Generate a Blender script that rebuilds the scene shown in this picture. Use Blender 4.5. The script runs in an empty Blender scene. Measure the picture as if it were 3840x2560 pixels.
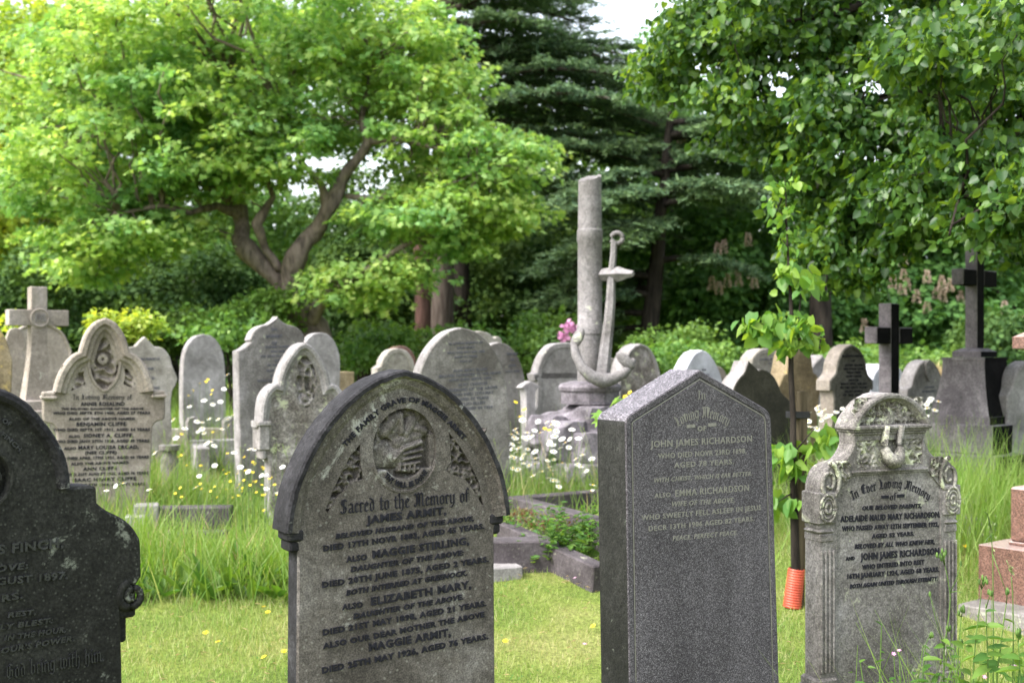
import bpy, math, random
import numpy as np
from mathutils import Vector, noise
random.seed(7); RNG = np.random.default_rng(11)
SC = bpy.context.scene; COL = SC.collection
F, CX, HY, EYE = 4400.0, 1920.0, 1320.0, 1.55     # focal length in photo pixels, principal column, horizon row, eye height
R = math.radians

def sstep(a, b, x):
    t = min(1, max(0, (x-a)/(b-a))); return t*t*(3-2*t)
def ground_z(x, y):
    z = .36*sstep(5.2, 8.6, y)
    z += .018*noise.noise((x*.6, y*.6, 0))*sstep(5, 8, y)
    return z + 1.2*sstep(30, 120, y)
def lawn_Y(px, py, h=0.0):   # distance at which the sight line through a pixel meets the ground (plus h)
    Y = 3.0
    while Y < 40 and EYE-(py-HY)/F*Y > ground_z((px-CX)/F*Y, Y)+h: Y += .01
    return Y
def W(px, py, Y):            # photo pixel at distance Y
    return Vector(((px-CX)/F*Y, Y, EYE-(py-HY)/F*Y))

# ------------------------------------------------------------------ objects
def tag(o, label=None, cat=None, group=None, kind=None):
    if label: o['label'] = label
    if cat: o['category'] = cat
    if group: o['group'] = group
    if kind: o['kind'] = kind
    return o
def empty(name, loc, rz=0, label=None, cat=None, group=None):
    o = bpy.data.objects.new(name, None); COL.objects.link(o); o.empty_display_size = .1
    o.location = loc; o.rotation_euler = (0, 0, rz)
    return tag(o, label, cat, group)
def link(name, me, mats, parent=None, loc=None):
    for m in (mats if isinstance(mats, (list, tuple)) else [mats]): me.materials.append(m)
    o = bpy.data.objects.new(name, me); COL.objects.link(o)
    if parent: o.parent = parent
    if loc is not None: o.location = loc
    return o
class MB:
    def __init__(s): s.v = []; s.f = []; s.m = []
    def add(s, v, f, m=0):
        b = len(s.v); s.v += [tuple(p) for p in v]; s.f += [tuple(i+b for i in q) for q in f]; s.m += [m]*len(f); return s
    def box(s, x0, x1, y0, y1, z0, z1, m=0, b=0.0):
        if b <= 0:
            v = [(x, y, z) for z in (z0, z1) for y in (y0, y1) for x in (x0, x1)]
            return s.add(v, [(0,2,3,1),(4,5,7,6),(0,1,5,4),(2,6,7,3),(0,4,6,2),(1,3,7,5)], m)
        def loop(x0, x1, y0, y1, z, c): return [(x0+c,y0,z),(x1-c,y0,z),(x1,y0+c,z),(x1,y1-c,z),(x1-c,y1,z),(x0+c,y1,z),(x0,y1-c,z),(x0,y0+c,z)]
        L = [loop(x0+b,x1-b,y0+b,y1-b,z0,b*.5), loop(x0,x1,y0,y1,z0+b,b), loop(x0,x1,y0,y1,z1-b,b), loop(x0+b,x1-b,y0+b,y1-b,z1,b*.5)]
        return s.loops(L, m)
    def loops(s, L, m=0, cap=True, mcap=None):
        n = len(L[0]); v = [p for l in L for p in l]; f = []
        for k in range(len(L)-1):
            for i in range(n):
                j = (i+1) % n; f.append((k*n+i, k*n+j, (k+1)*n+j, (k+1)*n+i))
        s.add(v, f, m)
        if cap:
            b = len(s.v)-len(v)
            s.f.append(tuple(b+i for i in reversed(range(n)))); s.m.append(m)
            s.f.append(tuple(b+(len(L)-1)*n+i for i in range(n))); s.m.append(m if mcap is None else mcap)
        return s
    def tube(s, pts, rad, n=8, m=0, cap=True):
        pts = [Vector(p) for p in pts]; L = []
        up = Vector((0, 0, 1)) if abs((pts[-1]-pts[0]).normalized().z) < .9 else Vector((1, 0, 0))
        for i, p in enumerate(pts):
            t = (pts[min(i+1, len(pts)-1)]-pts[max(i-1, 0)]).normalized()
            a = t.cross(up).normalized(); b = a.cross(t)
            r = rad[i] if isinstance(rad, (list, tuple)) else rad
            L.append([p+(a*math.cos(2*math.pi*k/n)+b*math.sin(2*math.pi*k/n))*r for k in range(n)])
        return s.loops(L, m, cap)
    def lathe(s, prof, n=28, c=(0, 0), m=0):
        L = [[(c[0]+r*math.cos(2*math.pi*k/n), c[1]+r*math.sin(2*math.pi*k/n), z) for k in range(n)] for r, z in prof]
        return s.loops(L, m)
    def mesh(s, name, smooth=False):
        me = bpy.data.meshes.new(name); me.from_pydata(s.v, [], s.f)
        me.polygons.foreach_set('material_index', s.m)
        if smooth: me.polygons.foreach_set('use_smooth', [True]*len(s.f))
        me.update(); return me
    def build(s, name, mats, parent=None, smooth=False, loc=None, auto=None):
        me = s.mesh(name, smooth or bool(auto))
        if auto:
            try: me.set_sharp_from_angle(angle=R(auto))
            except Exception: pass
        return link(name, me, mats, parent, loc)
def fast_mesh(name, V, faces_per, k, mat_idx=None, smooth=False):
    """V (N,k,3); faces_per: list of index tuples into the k template verts"""
    N = V.shape[0]; me = bpy.data.meshes.new(name)
    me.vertices.add(N*k); me.vertices.foreach_set('co', V.reshape(-1).astype(np.float32))
    lt = np.concatenate([np.array(f) for f in faces_per]); tot = len(lt)
    loops = (np.arange(N)[:, None]*k+lt[None, :]).reshape(-1)
    sizes = np.array([len(f) for f in faces_per]); starts1 = np.concatenate([[0], np.cumsum(sizes)[:-1]])
    starts = (np.arange(N)[:, None]*tot+starts1[None, :]).reshape(-1)
    me.loops.add(N*tot); me.loops.foreach_set('vertex_index', loops.astype(np.int32))
    me.polygons.add(N*len(sizes)); me.polygons.foreach_set('loop_start', starts.astype(np.int32))
    try: me.polygons.foreach_set('loop_total', np.tile(sizes, N).astype(np.int32))
    except Exception: pass
    if mat_idx is not None: me.polygons.foreach_set('material_index', np.tile(np.array(mat_idx), N).astype(np.int32))
    if smooth: me.polygons.foreach_set('use_smooth', np.ones(N*len(sizes), bool))
    me.update(calc_edges=True); me.validate(); return me

# ------------------------------------------------------------------ materials
def nt(name):
    m = bpy.data.materials.new(name); m.use_nodes = True; t = m.node_tree; t.nodes.clear()
    out = t.nodes.new('ShaderNodeOutputMaterial'); return m, t, out
def nd(t, typ, **kw):
    n = t.nodes.new(typ)
    for k, v in kw.items():
        if k.startswith('i_'): n.inputs[k[2:].replace('_', ' ')].default_value = v
        else: setattr(n, k, v)
    return n
def rgba(c): return (c[0], c[1], c[2], 1)
def ramp(t, src, stops, interp='LINEAR'):
    r = t.nodes.new('ShaderNodeValToRGB'); e = r.color_ramp.elements; r.color_ramp.interpolation = interp
    e[0].position, e[0].color = stops[0][0], rgba(stops[0][1])
    e[1].position, e[1].color = stops[-1][0], rgba(stops[-1][1])
    for p, c in stops[1:-1]:
        q = e.new(p); q.color = rgba(c)
    t.links.new(src, r.inputs[0]); return r.outputs[0]
def mix(t, fac, a, b, mode='MIX'):
    n = t.nodes.new('ShaderNodeMix'); n.data_type = 'RGBA'; n.blend_type = mode
    for s, v in ((n.inputs[0], fac), (n.inputs[6], a), (n.inputs[7], b)):
        if isinstance(v, (int, float)): s.default_value = v
        elif isinstance(v, tuple): s.default_value = rgba(v)
        else: t.links.new(v, s)
    return n.outputs[2]
def nz(t, co, scale, detail=4, rough=.6, dist=0):
    n = nd(t, 'ShaderNodeTexNoise', i_Scale=scale, i_Detail=detail, i_Roughness=rough, i_Distortion=dist); t.links.new(co, n.inputs['Vector']); return n.outputs['Fac']
def g3(v): return (v, v, v)
def tint(c, k=1.0): return (c[0]*1.01*k, c[1]*.975*k, c[2]*1.05*k)
GAIN = {'buff_sandstone': .95, 'pale_buff_stone': 1.0, 'pale_grey_stone': .92, 'streaked_grey_stone': 1.08, 'heavily_lichened_stone': .95, 'weathered_column_stone': .78, 'ochre_stained_stone': .9, 'mossy_dressed_granite': .6, 'dark_green_stained_stone': .8, 'lit_streaked_stone': 1.15, 'lichened_grey_stone': 1.22, 'weathered_brown_stone': 1.22, 'dull_purplish_kerb_stone': .72, 'faded_olive_stone': 1.0, 'sooty_crust': .9}
def stone(name, dark, mid, light, patch=2.5, speck=90, speck_amt=.35, lichen=None, lich_amt=.0, lich_scale=6, rough=.9, bump=.25, streak=.25, seed=0.0, spec=.25):
    k = GAIN.get(name, 1.0); dark, mid, light = tint(dark, k), tint(mid, k), tint(light, k)
    m, t, out = nt(name)
    tc = nd(t, 'ShaderNodeTexCoord'); mp = nd(t, 'ShaderNodeMapping'); mp.inputs['Location'].default_value = (seed, seed*1.7, seed*.6)
    t.links.new(tc.outputs['Object'], mp.inputs[0]); co = mp.outputs[0]
    big = nz(t, co, patch, 6, .68, .3); c = ramp(t, big, [(.34, dark), (.52, mid), (.68, light)])
    ms = nd(t, 'ShaderNodeMapping'); ms.inputs['Scale'].default_value = (14, 14, 1.1); t.links.new(co, ms.inputs[0])
    st = ramp(t, nz(t, ms.outputs[0], 1.0, 5, .6), [(.42, g3(0)), (.66, g3(1))])
    c = mix(t, mix(t, streak, g3(0), st), c, mix(t, .5, c, dark), 'MIX')
    sp = nz(t, co, speck, 3, .75); spc = ramp(t, sp, [(.36, g3(.25)), (.5, g3(1)), (.64, g3(1.9))])
    c = mix(t, speck_amt, c, spc, 'MULTIPLY')
    md = ramp(t, nz(t, co, speck*.28, 4, .7), [(.38, g3(.5)), (.62, g3(1.5))]); c = mix(t, speck_amt*.9, c, md, 'MULTIPLY')
    if lichen:
        l = nz(t, co, lich_scale, 8, .75, .4); e = .5+.13*(1-lich_amt)
        lf = ramp(t, l, [(e, g3(0)), (e+.06, g3(1))]); c = mix(t, lf, c, lichen)
        v = nd(t, 'ShaderNodeTexVoronoi', i_Scale=lich_scale*9); t.links.new(co, v.inputs['Vector'])
        vf = ramp(t, v.outputs['Distance'], [(.12, g3(lich_amt)), (.22, g3(0))]); c = mix(t, vf, c, tuple(min(1, x*1.25) for x in lichen))
    b = nd(t, 'ShaderNodeBsdfPrincipled', i_Roughness=rough); t.links.new(c, b.inputs['Base Color'])
    b.inputs['Specular IOR Level'].default_value = spec
    bp = nd(t, 'ShaderNodeBump', i_Strength=bump, i_Distance=.01)
    h = mix(t, .5, nz(t, co, speck*.5, 5, .75), big); t.links.new(h, bp.inputs['Height']); t.links.new(bp.outputs[0], b.inputs['Normal'])
    t.links.new(b.outputs[0], out.inputs[0]); return m
def granite(name, dark, mid, light, scale=150, rough=.35, bump=.05, spec=.5):
    m, t, out = nt(name); tc = nd(t, 'ShaderNodeTexCoord'); co = tc.outputs['Object']
    v = nd(t, 'ShaderNodeTexVoronoi', i_Scale=scale); t.links.new(co, v.inputs['Vector'])
    sv = nd(t, 'ShaderNodeSeparateColor'); t.links.new(v.outputs['Color'], sv.inputs[0])
    c = ramp(t, sv.outputs[0], [(.0, dark), (.38, dark), (.5, mid), (.8, mid), (.97, light)])
    n2 = ramp(t, nz(t, co, scale*1.3, 3, .7), [(.35, g3(.55)), (.65, g3(1.5))]); c = mix(t, .7, c, n2, 'MULTIPLY')
    n3 = ramp(t, nz(t, co, 3, 5, .65), [(.3, g3(.72)), (.7, g3(1.22))]); c = mix(t, .8, c, n3, 'MULTIPLY')
    ms = nd(t, 'ShaderNodeMapping'); ms.inputs['Scale'].default_value = (11, 11, .9); t.links.new(co, ms.inputs[0]); c = mix(t, .6, c, ramp(t, nz(t, ms.outputs[0], 1, 5, .65), [(.36, g3(.72)), (.6, g3(1.1))]), 'MULTIPLY')
    b = nd(t, 'ShaderNodeBsdfPrincipled'); t.links.new(c, b.inputs['Base Color']); b.inputs['Specular IOR Level'].default_value = spec
    r = nd(t, 'ShaderNodeMapRange', i_To_Min=rough*.8, i_To_Max=rough*1.3); t.links.new(nz(t, co, 9), r.inputs[0]); t.links.new(r.outputs[0], b.inputs['Roughness'])
    bp = nd(t, 'ShaderNodeBump', i_Strength=bump*4, i_Distance=.003); t.links.new(nz(t, co, scale), bp.inputs['Height']); t.links.new(bp.outputs[0], b.inputs['Normal'])
    t.links.new(b.outputs[0], out.inputs[0]); return m
def simple(name, c1, c2, scale=20, rough=.8, bump=.3, spec=.3, stretch=None):
    m, t, out = nt(name); tc = nd(t, 'ShaderNodeTexCoord'); co = tc.outputs['Object']
    if stretch:
        ms = nd(t, 'ShaderNodeMapping'); ms.inputs['Scale'].default_value = stretch; t.links.new(co, ms.inputs[0]); co = ms.outputs[0]
    n = nz(t, co, scale, 5, .65); c = ramp(t, n, [(.35, c1), (.65, c2)])
    b = nd(t, 'ShaderNodeBsdfPrincipled', i_Roughness=rough); t.links.new(c, b.inputs['Base Color']); b.inputs['Specular IOR Level'].default_value = spec
    bp = nd(t, 'ShaderNodeBump', i_Strength=bump, i_Distance=.02); t.links.new(n, bp.inputs['Height']); t.links.new(bp.outputs[0], b.inputs['Normal'])
    t.links.new(b.outputs[0], out.inputs[0]); return m
def leafmat(name, cols, trans=.5, tcol=(1.5, 1.25, .35), rough=.45, spec=.35, patch=None, pcols=None):
    """cols: ramp over the random value of each leaf"""
    m, t, out = nt(name); ge = nd(t, 'ShaderNodeNewGeometry')
    n = len(cols); c = ramp(t, ge.outputs['Random Per Island'], [(i/(n-1), q) for i, q in enumerate(cols)])
    if patch:
        tc = nd(t, 'ShaderNodeTexCoord'); f = ramp(t, nz(t, tc.outputs['Object'], patch, 3, .6), [(.38, g3(0)), (.62, g3(1))])
        c2 = ramp(t, ge.outputs['Random Per Island'], [(i/(len(pcols)-1), q) for i, q in enumerate(pcols)]); c = mix(t, f, c, c2)
    b = nd(t, 'ShaderNodeBsdfPrincipled', i_Roughness=rough); t.links.new(c, b.inputs['Base Color']); b.inputs['Specular IOR Level'].default_value = spec
    tr = nd(t, 'ShaderNodeBsdfTranslucent'); t.links.new(mix(t, 1.0, c, tcol, 'MULTIPLY'), tr.inputs[0])
    ms = nd(t, 'ShaderNodeMixShader', i_Fac=trans); t.links.new(b.outputs[0], ms.inputs[1]); t.links.new(tr.outputs[0], ms.inputs[2])
    t.links.new(ms.outputs[0], out.inputs[0]); return m

M = {}
M['armit'] = stone('weathered_brown_stone', (.042,.038,.031), (.078,.072,.060), (.13,.125,.11), 3.0, 190, .6, (.34,.34,.31), .22, 5, bump=.45, seed=1, streak=.15)
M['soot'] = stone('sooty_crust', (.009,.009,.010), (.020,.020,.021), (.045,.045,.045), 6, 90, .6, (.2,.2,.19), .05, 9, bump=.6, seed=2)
M['finch'] = stone('dark_green_stained_stone', (.012,.0125,.010), (.021,.022,.018), (.038,.039,.033), 3, 110, .7, (.19,.2,.17), .16, 7, bump=.45, seed=3)
M['lead'] = simple('lead_letters', (.010,.010,.014), (.022,.022,.03), 60, .7, .1, .12)
M['worn_lead'] = simple('worn_shiny_letters', (.014,.014,.018), (.03,.03,.036), 60, .38, .1, .5)
M['granite'] = granite('grey_speckled_granite', (.042,.038,.043), (.092,.085,.094), (.19,.178,.194), 400, .6, .05, .08)
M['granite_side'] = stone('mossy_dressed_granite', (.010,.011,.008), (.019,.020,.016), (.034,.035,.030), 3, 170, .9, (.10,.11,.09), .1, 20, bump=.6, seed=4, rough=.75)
M['granite_top'] = granite('lit_slope_granite', (.06,.055,.062), (.14,.13,.145), (.32,.30,.33), 260, .5, .12, .2)  # lighter copy of the granite, light on the top slopes put into its colour
M['granite_cut'] = simple('cut_granite_letters', (.145,.14,.12), (.21,.205,.18), 90, .8, .1)
M['adel'] = stone('lichened_grey_stone', (.07,.066,.056), (.125,.12,.106), (.20,.195,.18), 3.5, 120, .5, (.36,.37,.27), .30, 9, bump=.45, seed=5)
M['adel_carve'] = stone('lichened_carving', (.07,.065,.05), (.16,.155,.13), (.30,.30,.24), 9, 80, .6, (.46,.48,.34), .75, 14, bump=.6, seed=6)
M['cliffe'] = stone('buff_sandstone', (.17,.15,.115), (.26,.235,.185), (.34,.31,.265), 3, 90, .3, (.40,.40,.33), .05, 8, bump=.25, seed=7)
M['buff'] = stone('pale_buff_stone', (.17,.16,.125), (.27,.26,.215), (.36,.345,.30), 3, 80, .3, (.36,.36,.24), .15, 7, bump=.2, seed=8)
M['greyst'] = stone('pale_grey_stone', (.15,.145,.13), (.25,.245,.225), (.37,.36,.34), 3, 80, .3, (.4,.4,.33), .1, 8, bump=.25, seed=9)
M['greydark'] = stone('streaked_grey_stone', (.085,.08,.068), (.16,.155,.135), (.26,.25,.23), 2.5, 80, .35, (.4,.42,.3), .12, 10, bump=.3, seed=10, streak=.5)
M['mossy'] = stone('heavily_lichened_stone', (.09,.08,.065), (.18,.17,.145), (.33,.32,.29), 7, 60, .6, (.40,.42,.28), .5, 10, bump=.7, seed=11)
M['tan'] = stone('ochre_stained_stone', (.15,.12,.065), (.27,.22,.125), (.36,.31,.20), 3, 70, .3, (.42,.32,.12), .2, 4, bump=.25, seed=12, streak=.45)
M['white'] = stone('white_marble', (.34,.35,.37), (.52,.54,.56), (.66,.67,.69), 3, 60, .15, (.4,.4,.38), .05, 8, bump=.1, seed=13)
M['black'] = stone('sooty_shaded_stone', (.003,.003,.003), (.006,.006,.006), (.011,.010,.010), 3, 70, .4, bump=.25, seed=14, spec=.04)  # dark sooty stone, taken to near black to hold the fronts' shade
M['black_lit'] = stone('lit_streaked_stone', (.07,.065,.065), (.14,.13,.13), (.22,.21,.20), 3, 60, .3, bump=.25, seed=15, streak=.7)  # paler copy of the cross stone, its colour carries light from left and above
M['darkhead'] = stone('dark_olive_stone', (.018,.018,.012), (.033,.032,.022), (.06,.058,.042), 3, 80, .4, bump=.3, seed=16)
M['rock'] = stone('rough_hewn_rock', (.07,.065,.066), (.15,.14,.145), (.24,.23,.235), 4, 50, .4, (.36,.38,.28), .12, 6, bump=.6, seed=17)
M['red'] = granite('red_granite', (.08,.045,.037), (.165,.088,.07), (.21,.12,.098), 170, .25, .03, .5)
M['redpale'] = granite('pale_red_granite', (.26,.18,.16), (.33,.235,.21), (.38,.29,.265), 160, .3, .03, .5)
M['olive'] = stone('faded_olive_stone', (.06,.058,.045), (.10,.098,.078), (.16,.155,.13), 3, 80, .4, bump=.3, seed=21, streak=.5)
M['barkmid'] = simple('grey_brown_bark', (.05,.038,.032), (.13,.105,.09), 4, .95, .9, .1, (4, 4, .5))
M['kerb'] = stone('dull_purplish_kerb_stone', (.055,.048,.048), (.095,.085,.085), (.15,.14,.14), 3, 60, .3, (.3,.3,.22), .2, 9, bump=.4, seed=18)
M['column'] = stone('weathered_column_stone', (.14,.135,.12), (.22,.215,.20), (.30,.295,.28), 3, 80, .4, (.38,.4,.3), .15, 9, bump=.35, seed=19, streak=.5)
M['faded'] = simple('faded_letters', (.06,.06,.075), (.12,.12,.14), 60, .8, .1)
M['bark'] = simple('brown_bark', (.09,.072,.062), (.27,.215,.185), 3.5, .95, .9, .1, (3, 3, .7))
M['barkdark'] = simple('dark_bark', (.012,.010,.009), (.04,.033,.027), 4, .95, .9, .1, (3, 3, .6))
M['barkred'] = simple('reddish_bark', (.06,.034,.029), (.15,.085,.072), 4, .95, .9, .1, (4, 4, .5))
M['wood'] = simple('weathered_stake_wood', (.035,.028,.017), (.10,.08,.05), 6, .9, .4, .15, (8, 8, .6))
M['rubber'] = simple('black_rubber', (.008,.008,.01), (.02,.02,.022), 30, .5, .1)
M['guard'] = simple('orange_red_plastic', (.36,.05,.025), (.48,.08,.04), 12, .45, .1, .4)
# leaves
M['maple'] = leafmat('maple_leaves', [(0.191,0.333,0.085), (0.286,0.452,0.112), (0.409,0.558,0.146), (0.573,0.665,0.239)], .5, (1.25,1.2,.6), patch=.7, pcols=[(0.117,0.266,0.093), (0.191,0.373,0.120), (0.273,0.452,0.136)])
M['gold'] = leafmat('yellow_green_leaves', [(0.260,0.377,0.052), (0.416,0.494,0.072), (0.572,0.598,0.098)], .5, (1.3,1.15,.45), patch=.4, pcols=[(0.156,0.312,0.052), (0.260,0.416,0.072)])
M['midgreen'] = leafmat('mid_green_leaves', [(0.065,0.169,0.039), (0.117,0.247,0.052), (0.195,0.338,0.072)], .4, (1.2,1.2,.6), patch=.5, pcols=[(0.117,0.208,0.039), (0.208,0.325,0.058)])
M['darkgreen'] = leafmat('dark_green_leaves', [(0.019,0.051,0.018), (0.040,0.092,0.029), (0.074,0.147,0.042)], .3, (1.2,1.2,.6), rough=.7, spec=.15, patch=.6, pcols=[(0.056,0.110,0.026), (0.124,0.196,0.042)])
M['chestnut'] = leafmat('chestnut_leaves', [(0.059,0.154,0.042), (0.109,0.239,0.059), (0.185,0.354,0.081)], .35, (1.2,1.2,.6), rough=.6, spec=.25, patch=.7, pcols=[(0.047,0.123,0.035), (0.092,0.200,0.049)])
M['lime'] = leafmat('lime_leaves', [(0.026,0.077,0.019), (0.047,0.117,0.024), (0.081,0.176,0.032), (0.183,0.304,0.042)], .48, (1.7,1.4,.45), .38, .4, patch=.9, pcols=[(0.023,0.068,0.017), (0.047,0.117,0.024), (0.094,0.187,0.032)])
M['sapleaf'] = leafmat('sapling_leaves', [(.08,.20,.045), (.14,.28,.05), (.24,.37,.06)], .5, (1.4,1.25,.45), .45, .35)
M['cedar'] = leafmat('cedar_needles', [(0.064,0.124,0.075), (0.118,0.200,0.119), (0.218,0.319,0.158)], .25, (1,1,.8), .75, .1, patch=.6, pcols=[(0.091,0.155,0.086), (0.237,0.346,0.141)])
M['bracts'] = leafmat('lime_bracts', [(.25,.34,.06), (.36,.44,.10)], .5, (1.2,1.1,.6))
M['grass'] = leafmat('meadow_grass_blades', [(0.107,0.222,0.040), (0.161,0.283,0.051), (0.223,0.343,0.080), (0.304,0.353,0.194)], .45, (1.25,1.15,.5), .55, .25, patch=.8, pcols=[(0.125,0.252,0.035), (0.196,0.323,0.057), (0.286,0.384,0.114)])
M['lawn'] = leafmat('lawn_blades', [(0.120,0.240,0.048), (0.192,0.312,0.060), (0.276,0.384,0.096), (0.456,0.444,0.240)], .35, (1.2,1.1,.6), .6, .25, patch=1.3, pcols=[(0.204,0.288,0.072), (0.300,0.348,0.108), (0.504,0.456,0.264)])
M['weed'] = leafmat('weed_leaves', [(0.051,0.135,0.027), (0.085,0.189,0.032), (0.145,0.252,0.045)], .45, (1.3,1.2,.45), .5, .3)
M['stem'] = simple('green_stem', (.05,.11,.02), (.10,.17,.035), 30, .6, .1)
M['seed'] = leafmat('grass_seed_heads', [(.16,.22,.08), (.28,.33,.15)], .3, (1.1,1.1,.6))
M['petal'] = leafmat('white_petals', [(.78,.78,.76), (.86,.86,.84)], .25, (1,1,1), .6, .2)
M['yolk'] = simple('yellow_floret', (.75,.42,.01), (.85,.55,.02), 40, .7, .1)
M['butter'] = leafmat('buttercup_petals', [(.85,.60,.015), (.9,.72,.03)], .25, (1,1,.5), .3, .5)
M['pink'] = leafmat('pink_petals', [(0.440,0.162,0.336), (0.560,0.270,0.440)], .3, (1,1,1))
M['candle'] = leafmat('pink_chestnut_florets', [(.48,.34,.27), (.66,.55,.45)], .3, (1,1,1))
M['straw'] = leafmat('dry_straw', [(.42,.30,.14), (.58,.45,.25)], .3, (1,1,1))
M['redleaf'] = leafmat('red_herb_leaves', [(.20,.05,.045), (.12,.14,.04), (.16,.20,.05), (.26,.12,.10)], .4, (1.2,1,.8))

# ground
def ground_mat():
    m, t, out = nt('turf'); tc = nd(t, 'ShaderNodeTexCoord'); co = tc.outputs['Object']
    c = ramp(t, nz(t, co, 1.3, 6, .65), [(.3, (.08,.12,.025)), (.5, (.13,.17,.035)), (.7, (.22,.22,.08))])
    f = ramp(t, nz(t, co, 55, 4, .7), [(.35, g3(.35)), (.65, g3(1.5))]); c = mix(t, .8, c, f, 'MULTIPLY')
    e = ramp(t, nz(t, co, 4, 6, .7), [(.62, g3(0)), (.72, g3(.7))]); c = mix(t, e, c, (.16,.12,.06))
    b = nd(t, 'ShaderNodeBsdfPrincipled', i_Roughness=.95); t.links.new(c, b.inputs['Base Color']); b.inputs['Specular IOR Level'].default_value = .1
    bp = nd(t, 'ShaderNodeBump', i_Strength=.6, i_Distance=.03); t.links.new(nz(t, co, 40, 5, .7), bp.inputs['Height']); t.links.new(bp.outputs[0], b.inputs['Normal'])
    t.links.new(b.outputs[0], out.inputs[0]); return m
def make_ground():
    xs = sorted(set([-300,-180,-110,-70,-45,-30]+[round(-22+.4*i, 2) for i in range(111)]+[30,45,70,110,180,300]))
    ys = sorted(set([-300,-150,-70,-30,-15,-8,-4]+[round(-2+.35*i, 2) for i in range(90)]+[32,36,42,50,65,85,110,150,200,300]))
    v = [(x, y, ground_z(x, y)) for y in ys for x in xs]; n = len(xs)
    f = [(j*n+i, j*n+i+1, (j+1)*n+i+1, (j+1)*n+i) for j in range(len(ys)-1) for i in range(n-1)]
    o = MB().add(v, f).build('ground', ground_mat(), smooth=True); tag(o, kind='structure')
make_ground()

# ------------------------------------------------------------------ gravestone tools
def smooth(pts, n=4):
    """Catmull-Rom through (x, y); a third element marks a sharp corner"""
    P = [(p[0], p[1]) for p in pts]; C = [len(p) > 2 for p in pts]; out = []
    for i in range(len(P)-1):
        p1, p2 = P[i], P[i+1]
        p0 = P[i-1] if i > 0 and not C[i] else (2*p1[0]-p2[0], 2*p1[1]-p2[1])
        p3 = P[i+2] if i+2 < len(P) and not C[i+1] else (2*p2[0]-p1[0], 2*p2[1]-p1[1])
        if C[i] and C[i+1]: out.append(p1); continue
        for k in range(n):
            t = k/n
            out.append(tuple(.5*(2*p1[a]+(p2[a]-p0[a])*t+(2*p0[a]-5*p1[a]+4*p2[a]-p3[a])*t*t+(3*p1[a]-p0[a]-3*p2[a]+p3[a])*t**3) for a in (0, 1)))
    out.append(P[-1]); return out
class Face:
    """the vertical front plane of a standing stone: anchor pixel, distance, turn"""
    def __init__(s, px, py, Y, th, off=(0, 0), sc=1.0):
        s.off, s.sc = off, sc; px, py = s.P(px, py)
        s.O = W(px, py, Y); s.th = R(th); s.t = Vector((math.cos(s.th), math.sin(s.th), 0)); s.n = Vector((math.sin(s.th), -math.cos(s.th), 0))
        s.g = ground_z(s.O.x, s.O.y); s.loc = Vector((s.O.x, s.O.y, s.g)); s.Y = Y
    def P(s, px, py): return px*s.sc+s.off[0], py*s.sc+s.off[1]
    def uv(s, px, py):
        px, py = s.P(px, py); C = Vector((0, 0, EYE)); d = Vector(((px-CX)/F, 1, (HY-py)/F))
        k = (s.O-C).dot(s.n)/d.dot(s.n); p = C+d*k; return ((p-s.O).dot(s.t), p.z-s.g)
    def pts(s, L): return [s.uv(p[0], p[1])+tuple(p[2:]) for p in L]
    def root(s, label, name='gravestone', cat='gravestone', group=None): return empty(name, s.loc, s.th, label, cat, group)
def tidy(P, d=.0035):
    out = [P[0]]
    for q in P[1:]:
        if math.hypot(q[0]-out[-1][0], q[1]-out[-1][1]) > d: out.append(q)
    return out
def half(face, L, n=4, deep=-.1):
    """right half outline apex->base, mirrored about the apex; returned counter-clockwise from the base"""
    P = tidy(smooth(face.pts(L), n)); P = [(u-P[0][0], z) for u, z in P]
    u0 = face.uv(L[0][0], L[0][1])[0]
    if deep is not None: P.append((P[-1][0], deep))
    P[0] = (0, P[0][1]); return [(u0+u, z) for u, z in reversed(P)]+[(u0-u, z) for u, z in P[1:]]
def full(face, L, n=4, deep=-.1):
    P = tidy(smooth(face.pts(L), n))
    if deep is not None: P = [(P[0][0], deep)]+P+[(P[-1][0], deep)]
    return list(reversed(P))
def inset(P, d):
    n = len(P); out = []
    for i in range(n):
        a, b, c = P[i-1], P[i], P[(i+1) % n]
        e1 = Vector((b[0]-a[0], b[1]-a[1])); e2 = Vector((c[0]-b[0], c[1]-b[1]))
        if e1.length < 1e-7: e1 = e2
        if e2.length < 1e-7: e2 = e1
        e1.normalize(); e2.normalize(); n1 = Vector((-e1.y, e1.x)); n2 = Vector((-e2.y, e2.x)); m = n1+n2
        if m.length < .3: m = n1
        m = m/max(.45, m.length_squared/2)
        out.append((b[0]+m.x*d, b[1]+m.y*d))
    return out
def slab(P, T, rings=((0, .006), (.006, 0)), y0=0.0, mf=0, ms=0, mb=None, flip=False):
    """P counter-clockwise from the front; front at y0, back at y0+T"""
    mb_ = mb or MB(); L = [[(u, y0+T, z) for u, z in inset(P, .004)], [(u, y0+T-.004, z) for u, z in P]]
    nb = len(P)
    for d, y in rings: L.append([(u, y0+y, z) for u, z in (inset(P, d) if d else P)])
    k = len(rings)
    mb_.loops(L[:3], ms, cap=False); b = len(mb_.v)-3*nb
    mb_.f.append(tuple(b+i for i in range(nb))[::-1]); mb_.m.append(ms)
    mb_.loops(L[2:], mf, cap=False); b = len(mb_.v)-nb
    mb_.f.append(tuple(b+i for i in range(nb))); mb_.m.append(mf)
    return mb_
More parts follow.
